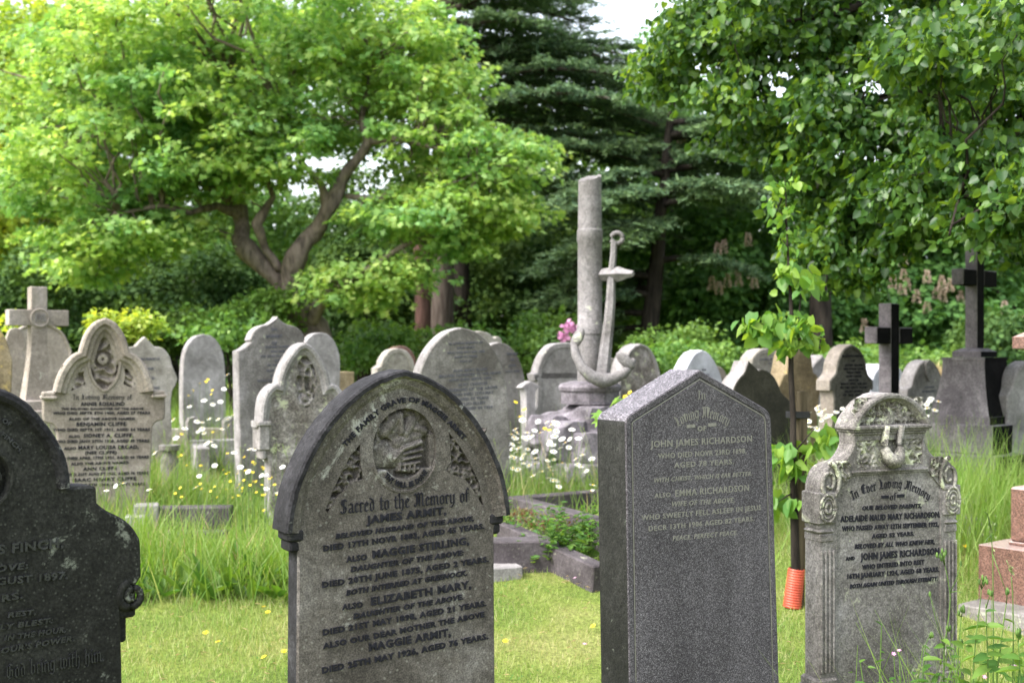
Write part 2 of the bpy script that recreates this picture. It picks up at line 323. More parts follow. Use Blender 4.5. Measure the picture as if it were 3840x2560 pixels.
def sweep(path, prof, mb=None, m=0):
    """path left to right over the top; prof closed polygon of (outward, y)"""
    mb = mb or MB(); L = []
    for i, p in enumerate(path):
        a, c = path[max(i-1, 0)], path[min(i+1, len(path)-1)]
        e1 = Vector((p[0]-a[0], p[1]-a[1])); e2 = Vector((c[0]-p[0], c[1]-p[1]))
        if e1.length < 1e-7: e1 = e2
        if e2.length < 1e-7: e2 = e1
        e1.normalize(); e2.normalize(); nn = Vector((-e1.y, e1.x))+Vector((-e2.y, e2.x)); nn = nn/max(.5, nn.length_squared/2)
        w = .0022*noise.noise((p[0]*40, p[1]*40, 3)); L.append([(p[0]+nn.x*(o+w), y+(.0015*noise.noise((p[0]*50, p[1]*50, o*90)) if y < .03 else 0), p[1]+nn.y*(o+w)) for o, y in prof])
    return mb.loops(L, m)
def boolean_cut(o, cutters):
    for c in cutters:
        md = o.modifiers.new('cut', 'BOOLEAN'); md.operation = 'DIFFERENCE'; md.object = c; md.solver = 'EXACT'
    bpy.context.view_layer.update(); dg = bpy.context.evaluated_depsgraph_get()
    me = bpy.data.meshes.new_from_object(o.evaluated_get(dg)); o.modifiers.clear()
    if len(me.polygons) > 8: o.data = me
    else: print('BOOLEAN FAILED', o.parent.get('label'))
    for c in cutters: bpy.data.objects.remove(c)
def prism(P, y0, y1, parent, mats):
    return MB().loops([[(u, y0, z) for u, z in P], [(u, y1, z) for u, z in P]]).build('cutter', mats, parent)
def relief(u0, u1, z0, z1, nu, nz_, fn, y0, mat, parent, name='carving'):
    """height field carving: fn(u, z) gives how far it stands forward of y0"""
    v = []; f = []
    for j in range(nz_+1):
        for i in range(nu+1):
            u = u0+(u1-u0)*i/nu; z = z0+(z1-z0)*j/nz_; v.append((u, y0-fn(u, z), z))
    for j in range(nz_):
        for i in range(nu): a = j*(nu+1)+i; f.append((a, a+1, a+nu+2, a+nu+1))
    return MB().add(v, f).build(name, mat, parent, smooth=True)
def inside(P, x, y):
    c = False; j = len(P)-1
    for i in range(len(P)):
        if (P[i][1] > y) != (P[j][1] > y) and x < (P[j][0]-P[i][0])*(y-P[i][1])/(P[j][1]-P[i][1])+P[i][0]: c = not c
        j = i
    return c
def leafy(u, z, s=38, seed=0.0):
    a = noise.noise((u*s, z*s, seed)); b = noise.noise((u*s*2.1, z*s*2.1, seed+5))
    return max(0, min(1, .55+1.3*(1-abs(a)*3.2)*.45+.35*b))
def cap_d(x, y, a, b, r):
    ax, ay = a; bx, by = b; dx, dy = bx-ax, by-ay; t = max(0, min(1, ((x-ax)*dx+(y-ay)*dy)/(dx*dx+dy*dy+1e-9)))
    d = math.hypot(x-ax-t*dx, y-ay-t*dy)/r; return math.sqrt(max(0, 1-d*d)) if d < 1 else 0

# lettering
_tc = {}
def text_geo(text, bold):
    k = (text, bold)
    if k in _tc: return _tc[k]
    cu = bpy.data.curves.new('t', 'FONT'); cu.body = text; cu.size = 1; cu.extrude = .5; cu.offset = bold; cu.resolution_u = 2; cu.space_character = 1.12
    o = bpy.data.objects.new('t', cu); COL.objects.link(o); bpy.context.view_layer.update()
    me = bpy.data.meshes.new_from_object(o.evaluated_get(bpy.context.evaluated_depsgraph_get()))
    v = [tuple(q.co) for q in me.vertices]; f = [tuple(p.vertices) for p in me.polygons]
    bpy.data.objects.remove(o); bpy.data.meshes.remove(me); bpy.data.curves.remove(cu); _tc[k] = (v, f); return v, f
# broad-nib black letter: each letter is a list of pen strokes, x-height 1
BL = {
 'i': (.42, [[(.08,.86),(.2,.98),(.2,.12),(.34,0)], [(.16,1.3),(.28,1.4)]]),
 'n': (.86, [[(.04,.86),(.18,.98),(.18,.05),(.28,0)], [(.18,.8),(.5,1),(.64,.86),(.64,.12),(.76,0)]]),
 'm': (1.28, [[(.04,.86),(.18,.98),(.18,.05),(.28,0)], [(.18,.8),(.46,1),(.6,.86),(.6,.05)], [(.6,.8),(.88,1),(1.02,.86),(1.02,.12),(1.16,0)]]),
 'r': (.6, [[(.04,.86),(.18,.98),(.18,.05),(.3,0)], [(.18,.8),(.36,1),(.5,.86)]]),
 'u': (.86, [[(.06,.9),(.18,.98),(.18,.14),(.34,0),(.62,.2)], [(.5,.9),(.64,.98),(.64,.12),(.76,0)]]),
 'v': (.8, [[(.06,.9),(.18,1.1),(.18,.14),(.36,0),(.6,.2),(.6,.84),(.44,1),(.22,.86)]]),
 'o': (.8, [[(.18,.86),(.18,.14),(.36,0),(.6,.16),(.6,.84),(.4,1),(.18,.86)]]),
 'a': (.8, [[(.14,.86),(.36,1),(.58,.86),(.58,.1),(.7,0)], [(.58,.56),(.22,.42),(.16,.12),(.34,0),(.58,.18)]]),
 'c': (.64, [[(.5,.86),(.34,1),(.16,.84),(.16,.14),(.34,0),(.52,.12)]]),
 'e': (.68, [[(.18,.5),(.5,.7),(.5,.86),(.34,1),(.16,.84),(.16,.14),(.34,0),(.54,.12)]]),
 'd': (.8, [[(.58,.84),(.36,1),(.18,.84),(.18,.14),(.36,0),(.58,.16),(.58,.84),(.44,1.2),(.1,1.42)]]),
 't': (.56, [[(.2,1.34),(.2,.12),(.36,0),(.48,.1)], [(.04,.96),(.46,.96)]]),
 'h': (.86, [[(.06,1.5),(.18,1.6),(.18,.05),(.3,0)], [(.18,.8),(.48,1),(.62,.86),(.62,.1),(.48,-.28)]]),
 'b': (.82, [[(.06,1.5),(.18,1.6),(.18,.12),(.36,0),(.6,.16),(.6,.84),(.42,1),(.18,.82)]]),
 'f': (.56, [[(.48,1.42),(.34,1.52),(.2,1.36),(.2,.02)], [(.04,.96),(.46,.96)]]),
 'g': (.82, [[(.58,.86),(.36,1),(.16,.84),(.16,.2),(.34,.06),(.6,.2)], [(.6,.98),(.6,-.2),(.4,-.42),(.12,-.3)]]),
 'y': (.86, [[(.06,.9),(.18,.98),(.18,.14),(.34,0),(.6,.2)], [(.5,.9),(.64,.98),(.64,.0),(.36,-.42),(.12,-.4)]]),
 'w': (1.2, [[(.06,.9),(.18,1.1),(.18,.14),(.36,0),(.58,.2),(.58,.96)], [(.58,.14),(.76,0),(.98,.16),(.98,.84),(.82,1)]]),
 's': (.66, [[(.5,.86),(.34,1),(.16,.8),(.5,.3),(.46,.1),(.3,0),(.12,.14)]]),
 'p': (.82, [[(.06,.88),(.18,.98),(.18,-.42)], [(.18,.82),(.42,1),(.6,.84),(.6,.16),(.4,0),(.18,.1)]]),
 'S': (1.0, [[(.82,1.3),(.6,1.48),(.3,1.4),(.2,1.1),(.36,.86),(.7,.66),(.8,.34),(.6,.06),(.3,0),(.1,.2)], [(.5,1.3),(.5,.2)]]),
 'M': (1.5, [[(.05,.2),(.2,0),(.36,.2),(.36,1.2),(.2,1.46),(.06,1.3)], [(.36,1.2),(.6,1.5),(.76,1.3),(.76,.1)], [(.76,1.2),(1.0,1.5),(1.18,1.3),(1.18,.14),(1.36,0)], [(.5,1.1),(.5,.3)]]),
 'L': (1.0, [[(.2,1.5),(.36,1.3),(.36,.3),(.16,.08),(.5,.16),(.74,0),(.92,.16)], [(.56,1.2),(.56,.4)]]),
 'I': (.7, [[(.1,1.3),(.3,1.5),(.56,1.36)], [(.36,1.4),(.36,.2),(.14,0),(.56,.08)]]),
 'E': (1.0, [[(.84,1.36),(.56,1.5),(.24,1.2),(.24,.3),(.5,0),(.86,.14)], [(.3,.78),(.72,.84)], [(.5,1.3),(.5,.2)]]),
 'G': (1.1, [[(.84,1.34),(.56,1.5),(.2,1.2),(.2,.3),(.5,0),(.86,.2),(.86,.8),(.6,.9)], [(.5,1.3),(.5,.25)]]),
 ' ': (.55, []), '.': (.35, [[(.1,.1),(.2,.0)]]),
}
def bl_geo(text, w=.17):
    v = []; f = []; x = 0; k = 0; a = R(38); nx, nz_ = w*math.cos(a)/2, w*math.sin(a)/2
    for ch in text:
        adv, strokes = BL.get(ch, BL['i'])
        for s in strokes:
            for p, q in zip(s, s[1:]):
                k += 1; zt = .5-.04*(k % 7); b = len(v)
                dx, dy = q[0]-p[0], q[1]-p[1]; L = math.hypot(dx, dy)+1e-6; ex, ey = dx/L*.03, dy/L*.03
                c = [(x+p[0]-nx-ex, p[1]-nz_-ey), (x+p[0]+nx-ex, p[1]+nz_-ey), (x+q[0]+nx+ex, q[1]+nz_+ey), (x+q[0]-nx+ex, q[1]-nz_+ey)]
                v += [(i, j, -.5) for i, j in c]+[(i, j, zt) for i, j in c]
                f += [(b+4, b+5, b+6, b+7), (b, b+1, b+5, b+4), (b+1, b+2, b+6, b+5), (b+2, b+3, b+7, b+6), (b+3, b, b+4, b+7)]
        x += adv
    return v, f, x
def letter(mb, face, text, pts, h, st='', y=0.0, depth=.003, m=0):
    """write along baseline pixels pts; h = capital height in pixels of the same picture"""
    P = face.pts(pts); (u0, z0) = P[0]; hz = abs(face.uv(pts[0][0], pts[0][1]-h)[1]-z0)
    seg = [0]
    for a, b in zip(P, P[1:]): seg.append(seg[-1]+math.hypot(b[0]-a[0], b[1]-a[1]))
    tot = seg[-1]
    if 'b' in st: v, f, wd = bl_geo(text); sy = hz/1.5; x0 = 0; x1 = wd
    else:
        v, f = text_geo(text, .034 if 'l' not in st else .014); sy = hz/.73
        if not v: return
        x0 = min(q[0] for q in v); x1 = max(q[0] for q in v)
    sx = tot/(x1-x0); out = []
    for x, yy, zz in v:
        if 'i' in st: x += yy*.22*sy/sx
        d = (x-x0)*sx; k = 0
        while k < len(seg)-2 and d > seg[k+1]: k += 1
        a, b = P[k], P[k+1]; L = seg[k+1]-seg[k]; t = (d-seg[k])/L; tx, tz = (b[0]-a[0])/L, (b[1]-a[1])/L
        hh = yy*sy
        out.append((a[0]+tx*(d-seg[k])-tz*hh, y-depth*(zz+.3), a[1]+tz*(d-seg[k])+tx*hh))
    mb.add(out, f, m)
def inscription(face, root, lines, mat, y=0.0, depth=.003, name='inscription'):
    for text, pts, h, *st in lines:
        mb = MB(); letter(mb, face, text, pts, h, st[0] if st else '', y, depth); mb.build('inscription_line', mat, root)
# ================================================================== the near stones
def stone_armit():
    fc = Face(672, 52, 3.45, 31, (980, 1340), .7782)
    root = fc.root('tall pointed-arch headstone with clasped hands in a round medallion and blackened hood moulding')
    body = half(fc, [(672,78),(800,128),(935,230),(1055,395),(1130,590),(1153,752,'c'),(1148,765),(1133,800),(1124,850),(1124,1000),(1128,1568)], 4, -.1)
    body = [p for p in body]
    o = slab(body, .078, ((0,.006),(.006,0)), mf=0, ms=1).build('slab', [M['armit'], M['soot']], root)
    uc, zc = fc.uv(693, 440); Rm = (fc.uv(693, 245)[1]-fc.uv(693, 635)[1])/2
    circ = [(uc+Rm*.87*math.cos(a), zc+Rm*math.sin(a)) for a in [2*math.pi*k/56 for k in range(56)]]
    SL = list(reversed(fc.pts([(478,415),(430,470),(390,545),(345,640),(308,735),(322,748),(372,665),(430,610),(492,585),(478,500)])))
    SR = list(reversed(fc.pts([(905,362),(960,430),(1010,515),(1050,600),(1078,745),(1040,665),(985,590),(885,545),(915,500)])))
    def ccw(P): return P if sum(P[i-1][0]*P[i][1]-P[i][0]*P[i-1][1] for i in range(len(P))) > 0 else P[::-1]
    SL, SR = ccw(SL), ccw(SR)
    boolean_cut(o, [prism(circ, .040, -.02, root, []), prism(SL, .026, -.02, root, []), prism(SR, .026, -.02, root, [])])
    # clasped hands under a wreath, over a lettered scroll
    def hands(u, z):
        x, y = (u-uc)/(Rm*.87), (z-zc)/Rm; r = math.hypot(x, y); h = 0.0
        if r > 1.02: return .0
        lump = noise.noise((x*3, y*3, 1))*.05
        h = .02
        if y > .2+.08*math.sin(x*9):                             # leaves above
            h = max(h, leafy(u, z, 30, 3)*.6)
            h = max(h, .9*cap_d(x, y, (-.55,.42), (-.2,.75), .2), .9*cap_d(x, y, (-.02,.42), (-.08,.82), .14), .85*cap_d(x, y, (.32,.68), (.12,.36), .18), .8*cap_d(x, y, (.72,.40), (.42,.48), .14))
        h = max(h, .72*cap_d(x, y, (-.80,-.12), (-.55,-.1), .36))     # left cuff
        h = max(h, .86*cap_d(x, y, (-.5,-.18), (-.08,-.2), .30))      # palm
        h = max(h, .80*cap_d(x, y, (-.2,.12), (.5,.30), .19))         # other wrist
        if x > .82 and -.6 < y < .35: h = max(h, .9)
        h = max(h, 1.05*cap_d(x, y, (-.28,-.24), (.0,.0), .10), 1.1*cap_d(x, y, (.0,.0), (.55,.13), .11))   # thumb
        for k in range(4):                                            # fingers
            yy = -.02-.135*k; h = max(h, (1.02-.03*k)*cap_d(x, y, (.02-.02*k, yy-.12), (.60-.04*k, yy-.03-.02*k), .066))
        for k in range(4): h = max(h, 1.0*cap_d(x, y, (-.12+.15*k, -.52-.02*k), (-.1+.15*k, -.40), .075))
        if .68 < x < .80 and -.55 < y < .28: h = .0
        if r > .74 and y < -.5: h = max(h, 1.12)                      # scroll band
        return min(.0425, .002+.034*h+lump*.06)
    relief(uc-Rm*1.05, uc+Rm*1.05, zc-Rm*1.05, zc+Rm*1.05, 110, 110, hands, .0415, M['armit'], root)
    for S, sd in ((SL, 2), (SR, 9)):
        xs = [p[0] for p in S]; zs = [p[1] for p in S]
        relief(min(xs)-.01, max(xs)+.01, min(zs)-.01, max(zs)+.01, 50, 80, lambda u, z, sd=sd: .001+.024*leafy(u, z, 46, sd)**1.5, .0265, M['armit'], root)
    hood = half(fc, [(672,58),(740,77),(800,100),(870,143),(940,203),(1010,285),(1070,375),(1120,480),(1155,580),(1175,680),(1183,752)], 4, None)
    hood = list(reversed(hood))
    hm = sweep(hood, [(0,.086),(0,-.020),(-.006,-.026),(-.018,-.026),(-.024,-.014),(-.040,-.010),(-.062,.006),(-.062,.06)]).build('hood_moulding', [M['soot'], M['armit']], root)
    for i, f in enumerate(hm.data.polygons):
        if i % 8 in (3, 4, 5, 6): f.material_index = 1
    ringp = [(uc+(Rm*.87+.006)*math.cos(a), zc+(Rm+.006)*math.sin(a)) for a in [math.pi*(1.12+.76*k/20) for k in range(21)]]
    sweep(ringp, [(-.004,.004),(-.004,-.003),(.003,-.004),(.006,.004)]).build('medallion_rim', M['armit'], root)
    for s, (px, py) in ((-1, (118,905)), (1, (1183,752))):
        u, z = hood[0] if s < 0 else hood[-1]; a, b = (u, u+.075) if s < 0 else (u-.075, u)
        q = MB(); q.box(a+.014, b-.014, -.006, .082, z-.03, z+.004, b=.006); q.box(a+.022, b-.022, .0, .08, z-.06, z-.028, b=.006); q.build('corbel', M['soot'], root)
    L = [('Sacred to the Memory of', [(378,752),(1000,692)], 66, 'b'), ('JAMES ARMIT,', [(505,800),(890,752)], 38),
      ('BELOVED HUSBAND OF THE ABOVE,', [(357,872),(1022,784)], 24, 'i'), ('DIED 17TH NOVR 1883, AGED 45 YEARS.', [(298,932),(1074,822)], 28),
      ('ALSO', [(408,985),(508,972)], 28), ('MAGGIE STIRLING,', [(535,965),(1000,897)], 37), ('DAUGHTER OF THE ABOVE:', [(430,1032),(972,950)], 26, 'i'),
      ('DIED 20TH JUNE 1875, AGED 2 YEARS.', [(292,1108),(1095,982)], 29), ('BOTH INTERRED AT GREENOCK.', [(408,1145),(990,1047)], 26, 'i'),
      ('ALSO', [(388,1215),(488,1200)], 28), ('ELIZABETH MARY,', [(528,1192),(1010,1108)], 38), ('DAUGHTER OF THE ABOVE.', [(443,1258),(972,1162)], 26, 'i'),
      ('DIED 21ST MAY 1898, AGED 21 YEARS.', [(296,1337),(1083,1194)], 29), ('ALSO OUR DEAR MOTHER THE ABOVE', [(296,1402),(1073,1247)], 28),
      ('MAGGIE ARMIT,', [(518,1412),(912,1337)], 37), ('DIED 25TH MAY 1926, AGED 76 YEARS.', [(292,1520),(1092,1353)], 30),
      ('THE FAMILY GRAVE OF MAGGIE ARMIT', [(405,432),(465,362),(525,303),(590,253),(650,222),(722,214),(790,233),(860,283),(920,340),(972,398)], 26),
      ('THY WILL BE DONE', [(590,572),(622,604),(672,625),(722,622),(768,598),(800,552)], 26)]
    inscription(fc, root, L, M['lead'], y=-.001, depth=.004)
stone_armit()

def stone_granite():
    fc = Face(575, 58, 3.93, 30, (2180, 1340), .778)
    root = fc.root('grey speckled granite headstone with gabled top and dark mossy side, mostly blank below its lettering')
    P = full(fc, [(232,1568),(213,345,'c'),(213,320),(218,298),(235,275,'c'),(572,60,'c'),(878,240,'c'),(900,258),(912,282),(917,310,'c'),(955,1568)], 4, -.1)
    T = .165
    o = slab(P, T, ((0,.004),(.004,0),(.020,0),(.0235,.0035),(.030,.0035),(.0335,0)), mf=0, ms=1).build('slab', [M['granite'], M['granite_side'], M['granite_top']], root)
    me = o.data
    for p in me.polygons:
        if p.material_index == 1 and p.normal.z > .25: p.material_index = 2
    # light bead between rim and panel
    rim = inset(P, .027); rim = [p for p in rim if p[1] > -.02]
    rim = list(reversed(rim)); k = min(range(len(rim)), key=lambda i: (rim[i][1] > .2, rim[i][0])); rim = rim[k:]+rim[:k]
    sweep(rim, [(.0022,.005),(.0015,.001),(-.0015,.001),(-.0022,.005)]).build('border_bead', M['granite_cut'], root)
    L = [('In', [(558,200),(600,200)], 40, 'b'), ('Loving Memory', [(462,337),(505,308),(560,290),(610,288),(660,303),(706,332)], 52, 'b'),
      ('OF', [(560,354),(602,351)], 24), ('JOHN JAMES RICHARDSON', [(333,433),(822,405)], 33, 'l'), ('WHO DIED NOVR 23RD 1898,', [(370,487),(795,460)], 26, 'l'),
      ('AGED 78 YEARS.', [(447,531),(735,512)], 26, 'l'), ('WITH CHRIST, WHICH IS FAR BETTER.', [(347,602),(822,568)], 22, 'il'), ('ALSO', [(352,676),(430,671)], 23, 'l'),
      ('EMMA RICHARDSON', [(453,669),(808,641)], 33, 'l'), ('WIFE OF THE ABOVE,', [(432,718),(738,696)], 24, 'il'), ('WHO SWEETLY FELL ASLEEP IN JESUS', [(290,784),(866,733)], 26, 'l'),
      ('DECR 13TH 1906 AGED 82 YEARS.', [(325,836),(833,786)], 25, 'l'), ('PEACE, PERFECT PEACE.', [(440,881),(752,853)], 23, 'il'),
      ('-', [(508,352),(548,350)], 70), ('-', [(612,346),(650,343)], 70)]
    inscription(fc, root, L, M['granite_cut'], y=.0004, depth=.0018)
stone_granite()

def stone_adelaide():
    fc = Face(525, 103, 4.35, 24, (2950, 1400), .7398)
    root = fc.root('ornate lichened headstone with round pediment, scrolled shoulders and fluted side pilasters')
    prof = [(525,108),(580,116),(640,153),(688,210),(712,255,'c'),(705,303,'c'),(703,345,'c'),(718,380),(750,420),(800,432),(840,462),(860,520),(864,568,'c'),(864,735,'c'),(850,740,'c'),(850,762,'c'),(858,800,'c'),(862,1505,'c'),(880,1510,'c'),(892,1530,'c'),(896,1640)]
    P = half(fc, prof, 4, -.1)
    o = slab(P, .085, ((0,.005),(.005,0)), mf=0, ms=0).build('slab', [M['adel']], root)
    U = lambda x, y: fc.uv(x, y)
    u0 = U(525, 103)[0]
    def mir(u): return 2*u0-u
    # sunk tympanum, sunk frieze panel, sunk text panel
    arch = half(fc, [(525,128),(580,137),(630,170),(675,222),(692,256)], 4, None)
    zf1, zf0 = U(525, 335)[1], U(525, 468)[1]; ur = U(690, 400)[0]
    fr = [(mir(ur), zf0), (ur, zf0), (ur, zf1), (mir(ur), zf1)]
    pr = U(782, 900)[0]; zt = U(525, 505)[1]; zs = U(525, 590)[1]
    pan = [(mir(pr), -.05), (pr, -.05), (pr, zs), (pr-.06, zt), (mir(pr-.06), zt), (mir(pr), zs)]
    boolean_cut(o, [prism(arch, .02, -.02, root, []), prism(fr, .018, -.02, root, []), prism(pan, .007, -.02, root, [])])
    xs = [p[0] for p in arch]; zs_ = [p[1] for p in arch]
    def tym(u, z):
        x = (u-u0)/(max(xs)-u0); y = (z-min(zs_))/(max(zs_)-min(zs_))
        h = leafy(u, z, 44, 4)**1.3*.85
        for s in (-1, 1):
            h = max(h, .9*cap_d(x, y, (s*.45, .0), (s*.5, .12), .26)) if y < .3 else h
            for k in range(5): 
                if math.hypot(x-s*(.3+.12*k), (y-.08)*.6) < .035: h = .05
        h = max(h, 1.0*cap_d(x, y, (0,.1), (0,.42), .2))
        return .001+.019*min(1.1, h)
    relief(min(xs)-.005, max(xs)+.005, min(zs_)-.005, max(zs_)+.005, 90, 50, tym, .0205, M['adel_carve'], root)
    uw, zw = U(525, 395); Rw = (zf1-zf0)*.58
    def frieze(u, z):
        d = math.hypot(u-uw, (z-(zw+Rw*.35))*.92); h = leafy(u, z, 42, 8)**1.2*.9
        if d < Rw*1.35: h = .35
        if abs(d-Rw*1.32) < Rw*.09: h = .85
        return .001+.0165*min(1.0, h)
    relief(mir(ur)-.005, ur+.005, zf0-.005, zf1+.005, 110, 50, frieze, .0185, M['adel_carve'], root)
    # horizontal cornice
    cu = U(722, 270)[0]; z1, z2, z3 = U(525, 258)[1], U(525, 282)[1], U(525, 308)[1]
    c = MB(); c.box(mir(cu), cu, -.022, .09, z2, z1, b=.005); c.box(mir(cu)+.008, cu-.008, -.014, .088, z2-(z2-z3)*.45, z2+.002, b=.004); c.box(mir(cu)+.016, cu-.016, -.007, .087, z3, z2-(z2-z3)*.4, b=.004)
    c.build('cornice', M['adel'], root)
    ap = list(reversed(half(fc, [(525,103),(580,111),(640,148),(690,208),(715,256)], 4, None)))
    sweep(ap, [(.004,.088),(.004,-.016),(-.004,-.020),(-.014,-.018),(-.020,-.008),(-.028,.004),(-.028,.04)]).build('hood_moulding', M['adel'], root)
    # hanging garland
    g = []
    for k in range(17):
        a = math.pi*(1.0+k/16.0); g.append((uw+Rw*.62*math.cos(a), -.006-.018*math.sin(math.pi*k/16), zw+Rw*.45+Rw*1.05*math.sin(a)))
    top = U(525, 262)[1]; g = [(g[0][0], -.022, top)]+g+[(g[-1][0], -.022, top)]
    rad = [.012]+[.013+.014*math.sin(math.pi*k/16) for k in range(17)]+[.012]
    gm = MB().tube(g, rad, 12); gm.v = [(x+.004*noise.noise((x*70,y*70,z*70)), y+.006*noise.noise((x*80,z*80,3)), z+.004*noise.noise((x*70,z*70,9))) for x, y, z in gm.v]
    gm.build('garland', M['adel_carve'], root, smooth=True)
    # ledge under the frieze
    lu = U(715, 480)[0]; b = MB(); b.box(mir(lu), lu, -.006, .02, U(525,498)[1], U(525,484)[1], b=.003); b.build('ledge', M['adel'], root)
    for s in (-1, 1):
        X = (lambda u: u) if s > 0 else mir
        def bx(q, ua, ub, *a, **k): x0, x1 = sorted((X(ua), X(ub))); q.box(x0, x1, *a, **k)
        # scroll on the shoulder
        cx_, cz_ = U(820, 520); cx_ = X(cx_); sp = []
        for k in range(34):
            a = math.pi*.5+k/33*3.3*math.pi; r = .062*(1-.8*k/33); sp.append((cx_-s*r*math.cos(a)*-.8, -.004, cz_+r*math.sin(a)*1.15))
        MB().tube(sp, [.009*(1-.4*k/33) for k in range(34)], 8).build('scroll', M['adel_carve'], root, smooth=True)
        e1, e2 = U(724, 440)[0], U(790, 560)[0]
        def ear(u, z, s=s): return .012*max(0, leafy(u, z, 40, 11+s))**1.4-.003
        x0, x1 = sorted((X(e1), X(e2))); relief(x0, x1, U(0,560)[1], U(0,455)[1], 30, 40, ear, -.0005, M['adel_carve'], root)
        # corner block with roundel
        r0, r1 = U(790, 650)[0], U(874, 650)[0]; za, zb = U(525, 738)[1], U(525, 582)[1]
        q = MB(); bx(q, r0, r1, -.010, .090, za, zb, b=.004); q.build('corner_block', M['adel'], root)
        rc = (X((r0+r1)/2), (za+zb)/2); q = MB()
        for rr, th in ((.036, .0055), (.026, .004), (.012, .006)):
            q.tube([(rc[0]+rr*math.cos(a)*.95, -.011, rc[1]+rr*1.35*math.sin(a)) for a in [2*math.pi*k/28 for k in range(29)]], th, 6)
        q.build('roundel', M['adel_carve'], root, smooth=True)
        # pilaster: capital torus, fluted shaft, plinth
        q = MB(); zc_ = U(525, 775)[1]; bx(q, r0+.002, r1-.004, -.008, .092, zc_-.013, zc_+.013, b=.012); zc2 = U(525,800)[1]
        bx(q, r0+.008, r1-.012, -.004, .09, zc2-.02, zc2+.01, b=.004); q.build('capital', M['adel'], root)
        zb_ = U(525, 1500)[1]; q = MB(); ua, ub = r0+.006, r1-.014
        bx(q, ua, ub, .001, .086, zb_, zc2-.01, b=.002); w = (ub-ua)/7
        for k in (0, 2, 4, 6): bx(q, ua+k*w+.0012, ua+(k+1)*w-.0012, -.008, .004, zb_+.02, zc2-.05, b=.003)
        q.build('pilaster', M['adel'], root)
        q = MB(); bx(q, r0-.006, r1+.004, -.012, .094, zb_-.035, zb_+.002, b=.008); bx(q, r0-.012, r1+.012, -.02, .10, -.1, zb_-.03, b=.006); q.build('pilaster_base', M['adel'], root)
    L = [('In Ever Loving Memory', [(338,642),(400,608),(470,588),(540,578),(600,583),(660,603),(727,645)], 46, 'b'), ('of', [(528,642),(562,640)], 34, 'b'),
      ('-', [(486,648),(522,646)], 70), ('-', [(566,643),(602,640)], 70),
      ('OUR BELOVED PARENTS,', [(387,693),(688,680)], 22, 'i'), ('ADELAIDE MAUD MARY RICHARDSON.', [(278,753),(784,728)], 31), ('WHO PASSED AWAY 12TH SEPTEMBER 1922,', [(285,799),(776,775)], 25),
      ('AGED 52 YEARS.', [(437,836),(652,821)], 22), ('BELOVED BY ALL WHO KNEW HER,', [(350,889),(755,863)], 24, 'i'), ('AND', [(305,949),(350,944)], 19),
      ('JOHN JAMES RICHARDSON', [(380,946),(778,915)], 35), ('WHO ENTERED INTO REST', [(388,993),(703,966)], 24), ('16TH JANUARY 1924, AGED 68 YEARS.', [(313,1041),(778,1003)], 25),
      ('BOTH AGAIN UNITED THROUGH ETERNITY.', [(325,1090),(770,1049)], 22, 'i')]
    inscription(fc, root, L, M['lead'], y=.0065, depth=.003)
stone_adelaide()

